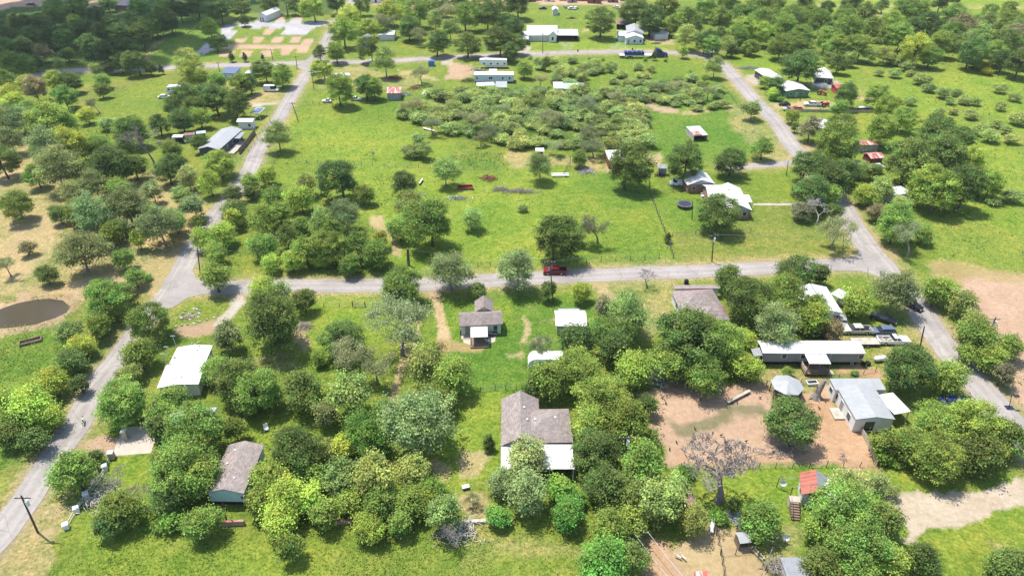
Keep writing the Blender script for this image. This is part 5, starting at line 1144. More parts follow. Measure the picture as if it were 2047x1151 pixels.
f = Wing((947,150),(1027,150.5),(1025,143.5),3.2); H = house('green_white_mobile_home', 'pale green white mobile home with white roof in front of the fifth wheel', 'mobile home', f); wingmesh(f, H, 'gx', .3, W_BLUE, WHITE_METAL, z0=.6, ov=.15); lbox(H, f, 'underpinning_recess', .4, f.w-.4, .5, f.d-.4, .02, .59, DARKIN)
for x in (1.2, 6.2, 6.9, 11.3, 14): window(H, f, 'f', x, 1.5, .6, .8)
f = Wing((990,175),(1013.5,175),(1013,163.5),2.4); H = house('grey_canopy', 'flat pale grey metal canopy below the green white mobile home', 'carport', f); wingmesh(f, H, 'sh', .1, TRIM, GREY_METAL, walls=False); posts(H, f, [(.1,.1),(f.w-.1,.1),(.1,f.d-.1),(f.w-.1,f.d-.1)], 0, 2.35)
f = Wing((953,172),(989,171),(989,165.5),1.6); H = house('low_canopy', 'low whitish tarp roof left of the grey canopy', 'carport', f); wingmesh(f, H, 'sh', .3, TRIM, WHITE_METAL, walls=False); posts(H, f, [(.1,.1),(f.w-.1,.1),(.1,f.d-.1),(f.w-.1,f.d-.1)], 0, 1.55)
f = Wing((977,148),(993,148),(992,139),2.6); H = house('white_annex_shed', 'small white flat roofed annex between camper and mobile home', 'shed', f); wingmesh(f, H, 'sh', .2, W_WHITE, WHITE_METAL)
f = Wing((1107,177),(1127,177),(1126,165),2.4); H = house('white_box_shed', 'square white roofed shed in the thicket, left of a longer one', 'shed', f); wingmesh(f, H, 'sh', .2, W_WHITE, WHITE_METAL)
f = Wing((1127.5,178),(1171,177.5),(1167,166),2.2); H = house('long_white_trailer', 'long low building with bluish white roof sunk in the thicket', 'shed', f); wingmesh(f, H, 'gx', .4, W_WHITE, BLUEW)
f = Wing((1683,100),(1697,102),(1697,96),2.2); H = house('tilted_tin_roof', 'small pale tin roof at the edge of the top right woods', 'shed', f); wingmesh(f, H, 'sh', .8, W_TIN, GALV)
# ---------------------------------------------------------------- vehicles
def paint(n, c, r=.3): return surf(n, c, r, var=.03, spec=.5, dirt=.05)
P_TAN = paint('tan_paint', (.50,.46,.38)); P_WHITE = paint('vehicle_white', (.72,.72,.72)); P_BLUE = paint('slate_blue_paint', (.10,.13,.20)); P_BLK = paint('black_paint', (.02,.02,.025))
P_RED = paint('dark_red_paint', (.17,.01,.015)); P_NAVY = paint('navy_paint', (.02,.035,.14)); P_BRED = paint('bright_red_paint', (.50,.03,.04)); P_ORG = paint('orange_paint', (.50,.12,.04)); P_GRY = paint('grey_paint', (.3,.31,.32))
RIM = surf('alloy_rim', (.4,.4,.42), .35, .7); LAMPM = surf('clear_lamp', (.7,.7,.65), .15); TAIL = surf('red_lamp', (.4,.02,.02), .2)
def wheel(e, x, y, r=.38, w_=.24):
    s = 1 if y > 0 else -1
    o = MB().tube([(0,-w_/2,0),(0,w_/2,0)], r, 14).build('wheel', BLACK, e, (x, y, r), smooth=False)
    MB().tube([(0,s*(w_/2-.02),0),(0,s*(w_/2+.012),0)], r*.6, 10).build('rim', RIM, o); return o
def lamps(e, xf, xr, yw, z):
    for s in (-1, 1):
        MB().box(xf-.03,xf+.03,s*yw-.16,s*yw+.16,z,z+.18).build('headlight', LAMPM, e); MB().box(xr-.03,xr+.03,s*yw-.08,s*yw+.08,z,z+.25).build('tail_light', TAIL, e)
def pickup(name, label, u, v, yaw, body, L=5.7, cab=2, load=False, group=None, cat='pickup truck'):
    e = empty(name, G(u, v), yaw, label, cat, group); w_ = .95; h = L/2
    c0 = .95 if cab == 2 else .75; c1 = -1.1 if cab == 2 else -.45     # cab runs from x=c0+.. to c1
    mb = MB().profile([(h,.55),(h,.88),(h-.1,1.0),(c0+.55,1.1),(c1-.0,1.1),(c1,.62),(-h+.0,.62),(-h,.42),(h-.1,.38)], -w_, w_)
    mb.box(-h,c1,-w_,-w_+.1,.6,1.08); mb.box(-h,c1,w_-.1,w_,.6,1.08); mb.box(-h,-h+.08,-w_+.1,w_-.1,.6,1.06)
    mb.build('body', body, e)
    MB().box(-h+.09,c1-.01,-w_+.11,w_-.11,.622,.68).build('bed_liner', P_BLK if not load else STEEL, e)
    MB().frus((c1,c0+.5,-w_+.06,w_-.06),(c1+.25,c0-.25,-w_+.22,w_-.22),1.102,1.62).build('windows', GLASS, e)
    r = MB().frus((c1+.2,c0-.2,-w_+.19,w_-.19),(c1+.3,c0-.35,-w_+.26,w_-.26),1.6,1.7)
    for x in ((c1+.05+(c0-c1)*.45),): r.frus((x-.06,x+.06,-w_+.055,-w_+.1),(x-.06,x+.06,-w_+.2,-w_+.24),1.1,1.61); r.frus((x-.06,x+.06,w_-.1,w_-.055),(x-.06,x+.06,w_-.24,w_-.2),1.1,1.61)
    r.build('roof', body, e)
    for x in (h-.95, -h+1.2):
        for y in (-w_+.1, w_-.1): wheel(e, x, y)
    MB().box(h-.02,h+.1,-w_+.05,w_-.05,.42,.62).build('front_bumper', RIM, e); MB().box(-h-.1,-h,-w_+.05,w_-.05,.42,.58).build('rear_bumper', RIM, e)
    lamps(e, h-.0, -h, .72, .68)
    if load:
        rr = random.Random(3); mb = MB()
        for k in range(16): x = rr.uniform(-h+.3, c1-.3); y = rr.uniform(-.6,.6); a = rr.uniform(.1,.35); mb.frus((x-a,x+a,y-a,y+a),(x-a*.6,x+a*.7,y-a*.5,y+a*.6),.68,.75+rr.uniform(.2,.6))
        mb.build('scrap_load', WOODP, e)
    return e
def car(name, label, u, v, yaw, body, L=4.6, hgt=1.45, suv=False, van=False, group=None, cat='car'):
    e = empty(name, G(u, v), yaw, label, cat, group); h = L/2; w_ = .88 if not van else .98; b = .92 if not van else 1.15
    MB().profile([(h,.45),(h,.7),(h-.25,.8),(h-(1.2 if not van else .8),b),(-h+(.7 if not (suv or van) else .1),b),(-h,.85),(-h,.45),(-h+.2,.32),(h-.2,.32)], -w_, w_).build('body', body, e)
    xf = h-(1.25 if not van else .8); xr = -h+(.6 if not (suv or van) else .12)
    MB().frus((xr,xf,-w_+.04,w_-.04),(xr+(.35 if not van else .15),xf-(.75 if not van else .5),-w_+.2,w_-.2),b+.002,hgt-.08).build('windows', GLASS, e)
    r = MB().frus((xr+.28 if not van else xr+.1,xf-.65 if not van else xf-.4,-w_+.17,w_-.17),(xr+.45 if not van else xr+.25,xf-.85 if not van else xf-.6,-w_+.26,w_-.26),hgt-.1,hgt)
    if van: r.frus((xr,xr+(xf-xr)*.58,-w_+.035,w_-.035),(xr+.14,xr+(xf-xr)*.58,-w_+.19,w_-.19),b,hgt-.085)
    r.build('roof', body, e)
    for x in (h-.85, -h+.85):
        for y in (-w_+.1, w_-.1): wheel(e, x, y, .34, .2)
    lamps(e, h, -h, .62, .58); return e
R = math.radians
pickup('tan_pickup', 'tan crew cab pickup parked nose left behind the mobile home', 1711,664, R(180), P_TAN)
pickup('loaded_pickup', 'white pickup with junk in its bed hitched to a flat trailer', 1784,685, R(0), P_WHITE, L=6.0, cab=1, load=True)
car('blue_suv', 'slate blue station wagon parked right of the tan pickup', 1763,666, R(180), P_BLUE, L=4.7, hgt=1.55, suv=True)
car('black_car', 'black car parked in tree shade behind the blue wagon', 1764,641, R(-35), P_BLK, L=4.9)
car('shaded_suv', 'dark car with pale hood at the road edge under the grey green tree', 1820,613, R(-55), P_BLK, L=4.6, hgt=1.6, suv=True)
car('dark_sedan', 'dark sedan mostly hidden by trees beside the right road', 1907,808, R(-3), P_NAVY, L=4.8)
car('silver_car', 'silver blue car at the corner of the wide white roof', 1681,644, R(75), P_GRY, L=4.0)
pickup('red_pickup', 'dark red pickup at the edge of the middle road', 1109,546, R(180), P_RED, L=5.2)
car('white_van', 'boxy white van beside the brick garage', 1351,370, R(176), P_WHITE, L=3.4, hgt=2.0, van=True, cat='van')
car('delivery_van', 'white van parked under an oak near the far left road', 543,183, R(-3), P_WHITE, L=5.6, hgt=2.4, van=True, cat='van')
car('white_sedan', 'white car at the left end of the tree shaded camper', 330,197, R(5), P_WHITE)
car('small_black_car', 'small black car in front of the green walled house', 1567,211, R(178), P_BLK, L=4.0)
pickup('white_work_pickup', 'white pickup parked in front of the green walled house', 1623,212, R(176), P_WHITE, L=5.8)
pickup('bright_red_pickup', 'bright red old pickup on the grass below the small black car', 1591,222, R(184), P_BRED, L=4.4, cab=1)
car('pale_car', 'pale small car left of the bright red pickup', 1573,221, R(180), P_GRY, L=3.0)
car('white_hatchback', 'white small car in tree shade left of the striped tin shed', 654,205, R(180), P_WHITE, L=3.4)
car('white_coupe', 'white car in tree shade just left of the striped tin shed', 712,201, R(0), P_WHITE, L=4.0)
car('red_car', 'dark red car on the pale parking lot at the top left corner', 62,11, R(170), P_RED, L=5.0)
for i, (u, v, m, t) in enumerate(((1143,19,P_WHITE,'left white car of the pair behind the far lawn'),(1151,19,P_WHITE,'right white car of the pair behind the far lawn'),(1130,16,P_GRY,'grey car left of two white cars behind the far lawn'),(1232,17,P_WHITE,'white vehicle beside the junk at the top right of the far lawn'),(1085,19,P_BLK,'dark car at the top left of the far lawn'))):
    car('parked_car', t, u, v, R(20+40*i), m)
car('garage_car', 'white car inside the left carport of the white farmhouse', 1047,84, R(90), P_WHITE)
# ---- trailers
def flat_trailer(name, label, u, v, yaw, L=6, w_=2.1, mat=WOODP, z=.6):
    e = empty(name, G(u, v), yaw, label, 'trailer'); MB().box(-L/2,L/2,-w_/2,w_/2,z,z+.1).build('deck', mat, e)
    mb = MB().box(-L/2,L/2,-w_/2-.06,-w_/2-.001,z-.08,z+.14).box(-L/2,L/2,w_/2+.001,w_/2+.06,z-.08,z+.14)
    mb.tube([(L/2,-w_/2,z-.02),(L/2+1.3,0,z-.05)], .05, 5).tube([(L/2,w_/2,z-.02),(L/2+1.3,0,z-.05)], .05, 5); mb.build('frame', POST, e)
    for x in (-.5,.4):
        for y in (-w_/2-.2, w_/2+.2): wheel(e, x-.3, y, .33, .2)
    return e
flat_trailer('flat_trailer', 'flat wooden deck trailer behind the white pickup', 1727,687, R(0), 5.0)
flat_trailer('pale_trailer', 'pale flat trailer with black hitch frame beside the junk in the pasture', 852,188, R(80), 5.5, 2.0, TRIM)
flat_trailer('low_trailer', 'long dark flatbed trailer near the dark red barn', 1722,328, R(170), 6.5, 2.0, P_BLK)
flat_trailer('junk_trailer', 'pale utility trailer in front of the yellow green trees on the right', 1726,218, R(0), 4.5, 1.8, TRIM)
def camper(name, label, u, v, yaw, L, hgt=3.0, w_=2.45, gooseneck=False, rounded=False, cat='camper'):
    e = empty(name, G(u, v), yaw, label, cat); h = L/2; z0 = .7
    if gooseneck: pr = [(h,1.7),(h-.15,hgt+.5),(h-2.4,hgt+.7),(-h+.1,hgt+.4),(-h,hgt),(-h,z0),(h-2.6,z0),(h-2.4,1.7)]
    elif rounded: pr = [(h,z0+.3),(h+.1,1.6),(h-.15,2.4),(h-.7,hgt-.1),(h-1.3,hgt),(-h+.8,hgt),(-h+.1,hgt-.5),(-h,z0)]
    else: pr = [(h,z0+.2),(h,hgt-.3),(h-.5,hgt),(-h+.2,hgt),(-h,hgt-.2),(-h,z0)]
    MB().profile(pr, -w_/2, w_/2).build('body', P_WHITE, e)
    for s in (-1, 1):
        y = s*(w_/2+.012)
        for x in np.linspace(-h+1, h-2, max(2, int(L/2.4))): MB().box(x-.4,x+.4,min(y,y-s*.03),max(y,y-s*.03),1.7,2.3).build('window', GLASS, e)
        MB().box(-h+.2,h-(2.5 if gooseneck else .4),min(y,y-s*.02),max(y,y-s*.02),1.2,1.32).build('stripe', P_BLUE, e)
        for x in (-.9,-.05): wheel(e, x-.3, s*(w_/2-.15), .36, .22)
    MB().box(-.4,.5,-.4,.4,pr[3][1]+.0,pr[3][1]+.28).build('roof_air_conditioner', TRIM, e)
    if not gooseneck: mb = MB(); mb.tube([(h,-.5,.6),(h+1.2,0,.55)], .05, 5); mb.tube([(h,.5,.6),(h+1.2,0,.55)], .05, 5); mb.build('hitch', POST, e)
    return e
camper('camper_trailer', 'long rounded white camper trailer half under trees below the white shed', 1106,735, R(180), 9.2, 3.0, rounded=True)
camper('fifth_wheel_camper', 'white fifth wheel camper beside the far road', 986,136, R(180), 11.5, 3.1, gooseneck=True)
camper('small_camper', 'white camper with dark side behind the shade trees on the far pasture', 683,163, R(0), 7.0, 2.9)
camper('shaded_camper', 'long white camper mostly hidden under oaks at upper left', 357,187, R(10), 7.5, 3.0, rounded=True)
camper('second_shaded_camper', 'white camper end showing right of the yellow green oak', 411,184, R(-30), 5.5, 3.0, rounded=True)
# ---- blue road tractor with flatbed
e = empty('road_tractor', G(1317,114), R(0), 'navy blue semi truck tractor parked on the far road', 'truck')
MB().profile([(3.6,.6),(3.6,1.2),(3.3,1.75),(1.7,2.0),(.9,2.9),(.2,3.3),(-1.6,3.9),(-1.6,.9),(-4.2,.9),(-4.2,.6)], -1.15, 1.15).build('cab', P_NAVY, e)
MB().frus((.95,1.78,-1.1,1.1),(.4,.95,-1.0,1.0),2.05,2.85).build('windscreen', GLASS, e)
for s in (-1,1):
    MB().box(-.2,.75,s*1.15-.02,s*1.15+.02,1.95,2.6).build('window', GLASS, e); MB().tube([(-1.75,s*.95,.9),(-1.75,s*.95,4.1)], .09, 8).build('exhaust', RIM, e)
    for x in (2.5,-2.2,-3.4): wheel(e, x, s*1.0, .5, .3)
    MB().box(3.6,3.66,s*.85-.15,s*.85+.15,1.0,1.2).build('headlight', LAMPM, e)
e = empty('flatbed_trailer', G(1275,116), R(0), 'long grey flatbed trailer behind the navy semi truck', 'trailer')
MB().box(-8.2,6.6,-1.25,1.25,1.15,1.35).build('deck', TRIM, e); MB().box(-8.2,6.6,-.6,-.4,.8,1.14).box(-8.2,6.6,.4,.6,.8,1.14).build('frame', P_BLK, e)
for x in (-7.4,-6.2,-4.0,-2.9):
    for y in (-1,1): wheel(e, x, y, .5, .3)
e = empty('tarped_load', G(1275,116)+Vector((-1.8,0,1.36)), 0, 'long dark blue tarped load on the flatbed trailer', 'load')
MB().profile([(-4.2,0),(4.2,0),(4.25,1.2),(3.9,1.55),(-3.9,1.55),(-4.25,1.2)], -1.1, 1.1).build('tarp', P_NAVY, e)
for x in (-3,-1,1,3): MB().box(x-.04,x+.04,-1.13,1.13,1.0,1.57).build('strap', TRIM, e)
# ---- tractors
def tractor(label, u, v, yaw, col):
    e = empty('tractor', G(u, v), yaw, label, 'tractor', 'farm tractors near the green walled house')
    MB().profile([(1.7,.7),(1.7,1.35),(.2,1.5),(.1,.9),(-1.0,.9),(-1.0,.6)], -.35, .35).build('hood', col, e)
    for s in (-1,1): wheel(e, -.7, s*.75, .75, .35); wheel(e, 1.3, s*.65, .4, .22); MB().box(-1.3,-.1,s*.75-.2,s*.75+.2,1.5,1.58).build('fender', col, e)
    MB().box(-.9,-.4,-.25,.25,1.0,1.15).box(-.95,-.85,-.25,.25,1.15,1.6).build('seat', BLACK, e); MB().tube([(.9,0,1.4),(.9,0,2.1)], .05, 6).build('exhaust', POST, e)
tractor('red tractor right of the white pickup by the green house', 1647,213, R(10), P_BRED)
tractor('orange tractor with mower behind the green walled house', 1642,190, R(-40), P_ORG)
# ---------------------------------------------------------------- fences
def fence(name, label, line, h=1.3, step=3.0, mat=POST, wires=4, board=False, group=None, r=.06, maxp=95):
    P = [G(*p) for p in pts(line)]; L = sum((b-a).length for a, b in zip(P[:-1], P[1:])); step = max(step, L/maxp)
    e = empty(name, P[0], 0, label, 'fence', group); o = P[0]; Q = resample(P, step)
    rr = random.Random(len(line)+int(o.x))
    for q in Q:
        q = q-o; tl = Vector((rr.uniform(-.07,.07), rr.uniform(-.07,.07), 0)); hh = h*rr.uniform(.92,1.12)
        MB().tube([q, q+tl+Vector((0,0,hh))], [r, r*.9], 6).build('post', mat, e)
    mb = MB()
    for i in range(len(Q)-1):
        a, b = Q[i]-o, Q[i+1]-o
        if board:
            d = (b-a).normalized()*.0; n = Vector((-(b-a).y, (b-a).x, 0)).normalized()*.03
            mb.add([a-n+Vector((0,0,.05)), b-n+Vector((0,0,.05)), b-n+Vector((0,0,h)), a-n+Vector((0,0,h)), a+n+Vector((0,0,.05)), b+n+Vector((0,0,.05)), b+n+Vector((0,0,h)), a+n+Vector((0,0,h))], [(0,1,2,3),(7,6,5,4),(3,2,6,7),(0,3,7,4),(1,5,6,2)])
        else:
            for k in range(wires): z = h*(.2+.72*k/max(1,wires-1)); mb.tube([a+Vector((0,0,z)), b+Vector((0,0,z))], .014 if wires > 2 else .04, 3, cap=False)
    mb.build('boards' if board else 'wire', (mat if board else WIRE) if wires > 2 or board else mat, e); return e
fence('wire_fence', 'dark post and wire fence along the front of the bright pasture', "1172,524 1260,520 1346,516", step=2.6)
fence('wire_fence', 'leaning post fence between bright pasture and trampoline lawn', "1346,515 1328,463 1314,428 1298,385 1297,350", step=1.6, r=.08)
fence('wire_fence', 'short wire fence between white van and trampoline', "1308,390 1345,384 1385,378", step=3)
fence('wire_fence', 'low wire fence on the lawn behind the roadside power pole', "1344,473 1390,469 1440,467 1500,466", step=3)
fence('wire_fence', 'wire fence along the near edge of the dirt chicken yard', "1330,938 1450,936 1550,935 1752,932", step=2.4)
fence('board_fence', 'grey board fence along the right side of the chicken yard', "1718,862 1732,885 1752,930", h=1.2, board=True, mat=WOODP, step=2)
fence('wire_fence', 'thin wire fence between chicken yard and mobile home lawn', "1532,772 1600,768 1650,765 1750,742", step=2.6)
fence('wire_fence', 'short wire fence between two grey green roadside trees', "930,534 980,532 1022,530", step=2)
fence('wire_fence', 'long low fence line crossing the green hay pasture', "592,325 700,331 860,337 1014,341", h=1.0, step=3)
fence('wire_fence', 'fence line running along the left edge of the hay pasture', "556,312 541,340 528,365", step=2.5)
fence('wire_fence', 'short fence at the top left corner of the hay pasture', "612,207 640,211 665,213", step=2.5)
fence('wire_fence', 'wire fence with small gate on the mown lawn below the middle road', "648,614 710,613 755,613", h=1.1, step=3)
fence('wire_fence', 'mossy wire fence behind the reddish roof end', "960,783 990,780 1032,778", step=1.6)
fence('wire_fence', 'pale thin fence beside the bend of the right road', "1446,175 1466,200 1486,228", step=2.2, mat=WOODP)
fence('wire_fence', 'wire fence dividing the two goat pens lengthwise', "1428,1050 1440,1108 1450,1170", step=1.4)
fence('wire_fence', 'crooked wire fence across the goat pens', "1441,1110 1470,1108 1502,1104", step=1.3, h=1.4)
fence('wire_fence', 'fence along the right side of the goat pens', "1480,1030 1500,1090 1530,1140 1545,1170", step=1.5)
fence('rail_fence', 'low white board fence beside the red pickup on the right', "1591,224 1660,225 1745,226", h=1.0, step=2.5, board=True, mat=WOODP)
fence('privacy_fence', 'tall dark board fence along the left road by the dark grey house', "479,309 497,287 511,268", h=1.8, step=2.4, board=True, mat=WOOD)
fence('pipe_fence', 'low white pipe fence with stone blocks beside the concrete driveway', "223,912 208,945 198,962 175,990 155,1018 136,1050", h=.7, step=5, wires=2, mat=TRIM)
fence('wire_fence', 'fence line in front of the far thicket beside the small white shed', "1120,322 1160,318 1208,316", step=2.4)
fence('wire_fence', 'tall row of dark posts beside the white trailers in the pasture', "1127,352 1140,330 1148,322", h=1.8, step=1.6)
fence('wire_fence', 'wire fence along the far side of the left road verge', "497,305 520,272 540,245", step=3)
# gate on the mown lawn
e = empty('field_gate', G(718,614), 0, 'pale metal field gate in the wire fence on the mown lawn', 'gate'); mb = MB()
for z in (.3,.6,.9,1.15): mb.tube([(-1.1,0,z),(1.1,0,z)], .03, 4)
for x in (-1.1,0,1.1): mb.tube([(x,0,.3),(x,0,1.15)], .03, 4)
mb.build('frame', STEEL, e); MB().tube([(-1.3,0,0),(-1.3,0,1.5)], .1, 6).build('post', POST, e); MB().tube([(1.3,0,0),(1.3,0,1.5)], .1, 6).build('post', POST, e)
# ---------------------------------------------------------------- poles and wires
def top_at(base, vt):
    d0, d1 = 0, 20
    for _ in range(30):
        m = (d0+d1)/2
        if PX((base.x, base.y, m))[1] > vt: d0 = m
        else: d1 = m
    return d0
TOPS = {}
def pole(key, label, ub, vb, ut, vt, arm=True, trans=False, r=.15, minh=0, name='utility_pole', cat='utility pole', vine=False):
    b = G(ub, vb); h = max(minh, top_at(b, vt)); t = G(ut, vt, h); lean = Vector((t.x-b.x, 0, 0)); lean.x = max(-1.2, min(1.2, lean.x))
    e = empty(name, b, 0, label, cat, 'poles along the roads'); top = lean+Vector((0,0,h)); MB().tube([(0,0,-.02), top], [r, r*.7], 8).build('pole', POST, e)
    if arm:
        a = top+Vector((0,0,-.5)); MB().box(a.x-1.1,a.x+1.1,-.06,.06,a.z-.06,a.z+.06).build('crossarm', POST, e)
        for x in (-1,-.4,.4,1): MB().tube([a+Vector((x,0,.06)), a+Vector((x,0,.22))], .05, 6).build('insulator', TRIM, e)
    if trans: a = top+Vector((.35,-.1,-1.9)); MB().tube([a, a+Vector((0,0,.95))], .24, 10).build('transformer', TRIM, e)
    TOPS[key] = b+top; return e
pole('a', 'tall leaning utility pole standing at the bottom left beside the road', 76,1064, 42,990, trans=True)
pole('b', 'utility pole with transformer in front of the trampoline lawn', 1423,523, 1427,468, trans=True)
pole('c', 'pale utility pole in front of the red pickup', 1106,606, 1099,520, r=.13, trans=False)
pole('d', 'thin dark pole standing on the lawn beside the trampoline', 1383.5,439, 1384,402, arm=False, r=.12)
pole('e', 'pole beside the right road behind the loaded white pickup', 1837,704, 1848,652, arm=False)
pole('f', 'pole with transformer at the edge of the pink bare field', 1979,662, 1991,634, trans=True)
pole('g', 'pole on the left pasture edge by the road with crossarm', 596,241, 583,204)
pole('h', 'vine covered pole stub at the far crossing', 628,180, 622,141, r=.12)
pole('i', 'pole at the far crossing corner', 594,139, 591,112); pole('j', 'pole among the far camper pads', 546,120, 541,98); pole('k', 'pole left of the solar panel house', 439,143, 435,124)
pole('l', 'pole on the front lawn of the white farmhouse', 1085,107, 1085,66); pole('m', 'pole in front of the green walled house', 1599,203, 1602,182, arm=False)
pole('n', 'pole with pale transformer between the trees above the right goat pen', 1258,945, 1246,870, trans=True); pole('o', 'pole at the lower end of the tree row near the goat pens', 1284,1092, 1281,1060)
pole('p', 'thick vine wrapped pole beside the middle road', 817,531, 815,498, arm=False, r=.35)
pole('q', 'slim pole on the corner lawn of the right junction', 1572,352, 1576,320, arm=False, r=.1); pole('r', 'short sign post at the right road junction', 1735,553, 1735,534, arm=False, r=.05)
pole('s', 'black pole with white bracket behind the brick wall at the teal house', 453,1040, 444,1000, arm=False, r=.12)
pole('t', 'thin pole in the right roadside scrub near the bare tree', 1685,500, 1687,466, arm=False, r=.09)
pole('u', 'pole hidden in trees at the left junction', 402,560, 400,497); pole('v', 'pole at the camper pads entrance', 658,60, 646,38, arm=False, r=.1)
e = pole('w', 'black street lamp at the lower right road edge', 2017,815, 2023,787, arm=False, r=.07, name='yard_lamp', cat='lamp')
MB().box(-.2,.6,-.2,.2,2.6,2.85).build('lamp_head', P_BLK, e); MB().box(-.6,.7,-.5,.5,.01,.12).build('foot', P_BLK, e)
def wire(label, A, B, sag=.6, off=0, r=.022, mat=None, e2=None):
    a, b = (TOPS[A] if isinstance(A, str) else A), (TOPS[B] if isinstance(B, str) else B); a = a+Vector((off,0,-.28 if off else 0)); b = b+Vector((off,0,-.28 if off else 0)); e = empty('power_line', a, 0, label, 'power line', 'wires strung between the poles')
    p = [(a.lerp(b, t/14)-a)-Vector((0,0,sag*4*(t/14)*(1-t/14))) for t in range(15)]; MB().tube(p, r, 3, cap=False).build('wire', mat or STEEL, e)
wire('near wire between the trampoline lawn pole and the pale pole', 'b', 'c', off=1); wire('far wire between the trampoline lawn pole and the pale pole', 'b', 'c', off=-1)
wire('wire from the pale pole to the vine wrapped pole', 'c', 'p'); wire('upper wire from the vine wrapped pole to the left junction', 'p', 'u', off=.4); wire('wire from the lawn pole towards the right junction', 'b', TOPS['t']); 
wire('left of two pale wires above the goat pens', 'o', TOPS['o']+Vector((9,-16,0)), off=-1, r=.035, mat=TRIM); wire('right of two pale wires above the goat pens', 'o', TOPS['o']+Vector((9,-16,0)), off=1, r=.035, mat=TRIM)
wire('wire down the tree row beside the L shaped house', 'n', 'o'); wire('green tinged guy wire along the left road', 'g', G(516,345,1.0), sag=.1, r=.03)
# ---------------------------------------------------------------- trampoline
e = empty('trampoline', G(1368,413.5), 0, 'round black trampoline on the lawn', 'trampoline')
ring = lambda r, n=28: [(r*math.cos(2*math.pi*k/n), r*math.sin(2*math.pi*k/n)) for k in range(n)]
MB().prism(ring(1.62), .88, .9).build('jumping_mat', surf('trampoline_mat', (.035,.035,.055), .5), e)
o_, i_ = ring(2.05), ring(1.64); mb = MB(); n = 28
mb.add([(x,y,.93) for x,y in o_]+[(x,y,.93) for x,y in i_]+[(x,y,.86) for x,y in o_]+[(x,y,.86) for x,y in i_], sum([[(k,(k+1)%n,n+(k+1)%n,n+k),(2*n+k,3*n+k,3*n+(k+1)%n,2*n+(k+1)%n),(k,2*n+k,2*n+(k+1)%n,(k+1)%n),(n+k,n+(k+1)%n,3*n+(k+1)%n,3*n+k)] for k in range(n)], []))
mb.build('pad_ring', surf('grey_pad', (.09,.10,.11), .6), e)
for k in range(6): a = k*math.pi/3; MB().tube([(1.95*math.cos(a),1.95*math.sin(a),.86),(1.95*math.cos(a),1.95*math.sin(a),.02)], .04, 6).build('leg', STEEL, e)
# ---------------------------------------------------------------- animals
def skin(name, joints, edges, mat, parent, sub=1):
    me = bpy.data.meshes.new(name); me.from_pydata([j[:3] for j in joints], edges, []); me.update(); o = bpy.data.objects.new(name, me); COL.objects.link(o)
    o.modifiers.new('s', 'SKIN'); 
    for i, j in enumerate(joints): me.skin_vertices[0].data[i].radius = (j[3], j[3])
    me.skin_vertices[0].data[0].use_root = True; m = o.modifiers.new('u', 'SUBSURF'); m.levels = m.render_levels = sub
    dg = bpy.context.evaluated_depsgraph_get(); dg.update(); nm = bpy.data.meshes.new_from_object(o.evaluated_get(dg)); o.modifiers.clear(); o.data = nm
    nm.materials.append(mat); o.parent = parent; nm.polygons.foreach_set('use_smooth', [True]*len(nm.polygons)); return o
def quad_mesh(name, mat, parent, s=1.0, headz=.72):
    J = [(-.32,0,.56,.11),(0,0,.56,.10),(.27,0,.55,.13),(.42,0,.66,.07),(.52,0,headz,.075),(.66,0,headz-.05,.035),(-.45,0,.6,.03),(-.6,0,.7,.02),
         (.27,.09,.38,.045),(.29,.09,.2,.028),(.26,.09,.03,.025),(.27,-.09,.38,.045),(.22,-.09,.2,.028),(.26,-.09,.03,.025),
         (-.3,.09,.4,.06),(-.26,.09,.27,.035),(-.38,.09,.18,.025),(-.34,.09,.03,.025),(-.3,-.09,.4,.06),(-.22,-.09,.27,.035),(-.32,-.09,.18,.025),(-.28,-.09,.03,.025),(.50,.05,headz+.1,.02),(.50,-.05,headz+.1,.02)]
    J = [(a*s,b*s,c*s,r*s) for a,b,c,r in J]
    E = [(0,1),(1,2),(2,3),(3,4),(4,5),(0,6),(6,7),(2,8),(8,9),(9,10),(2,11),(11,12),(12,13),(0,14),(14,15),(15,16),(16,17),(0,18),(18,19),(19,20),(20,21),(4,22),(4,23)]
    return skin(name, J, E, mat, parent)
def patched(name, a, b_, sc):
    m, t, b = newmat(name); g = N(t, 'ShaderNodeTexCoord'); n = N(t, 'ShaderNodeTexNoise', Scale=sc, Detail=1.0); t.links.new(g.outputs['Object'], n.inputs[0])
    r = ramp(t, n.outputs[0], [(.5, a), (.53, b_)]); t.links.new(r.outputs[0], b.inputs['Base Color']); b.inputs['Roughness'].default_value = .9; return m
e = empty('dog', G(168.5,846), R(115), 'black and white dog walking along the left road', 'dog'); quad_mesh('body', patched('dog_fur', (.02,.02,.02), (.7,.68,.64), 3.0), e, 1.35)
GOAT = patched('goat_coat', (.62,.56,.47), (.5,.42,.33), 2.0)
e = empty('goat', G(1355,1116), R(150), 'pale goat standing in the shade, left of two', 'goat', 'pale goats in the shade'); quad_mesh('body', GOAT, e, 1.0, .8)
e = empty('goat', G(1365,1117), R(130), 'pale goat standing in the shade, right of two', 'goat', 'pale goats in the shade'); quad_mesh('body', GOAT, e, 1.0, .8)
HENM = surf('dark_feathers', (.035,.025,.02), .85, var=.3); COMB = surf('red_comb', (.45,.03,.02), .6)
hen0 = empty('hen', (0,0,0)); J = [(0,0,.24,.10),(-.10,0,.27,.09),(-.2,0,.36,.035),(.1,0,.3,.07),(.16,0,.4,.04),(.19,0,.45,.035),(.24,0,.44,.012),(0,.05,.12,.02),(.01,.05,.01,.015),(0,-.05,.12,.02),(.01,-.05,.01,.015)]
skin('body', J, [(0,1),(1,2),(0,3),(3,4),(4,5),(5,6),(0,7),(7,8),(0,9),(9,10)], HENM, hen0); MB().box(.16,.22,-.01,.01,.47,.52).build('comb', COMB, hen0)
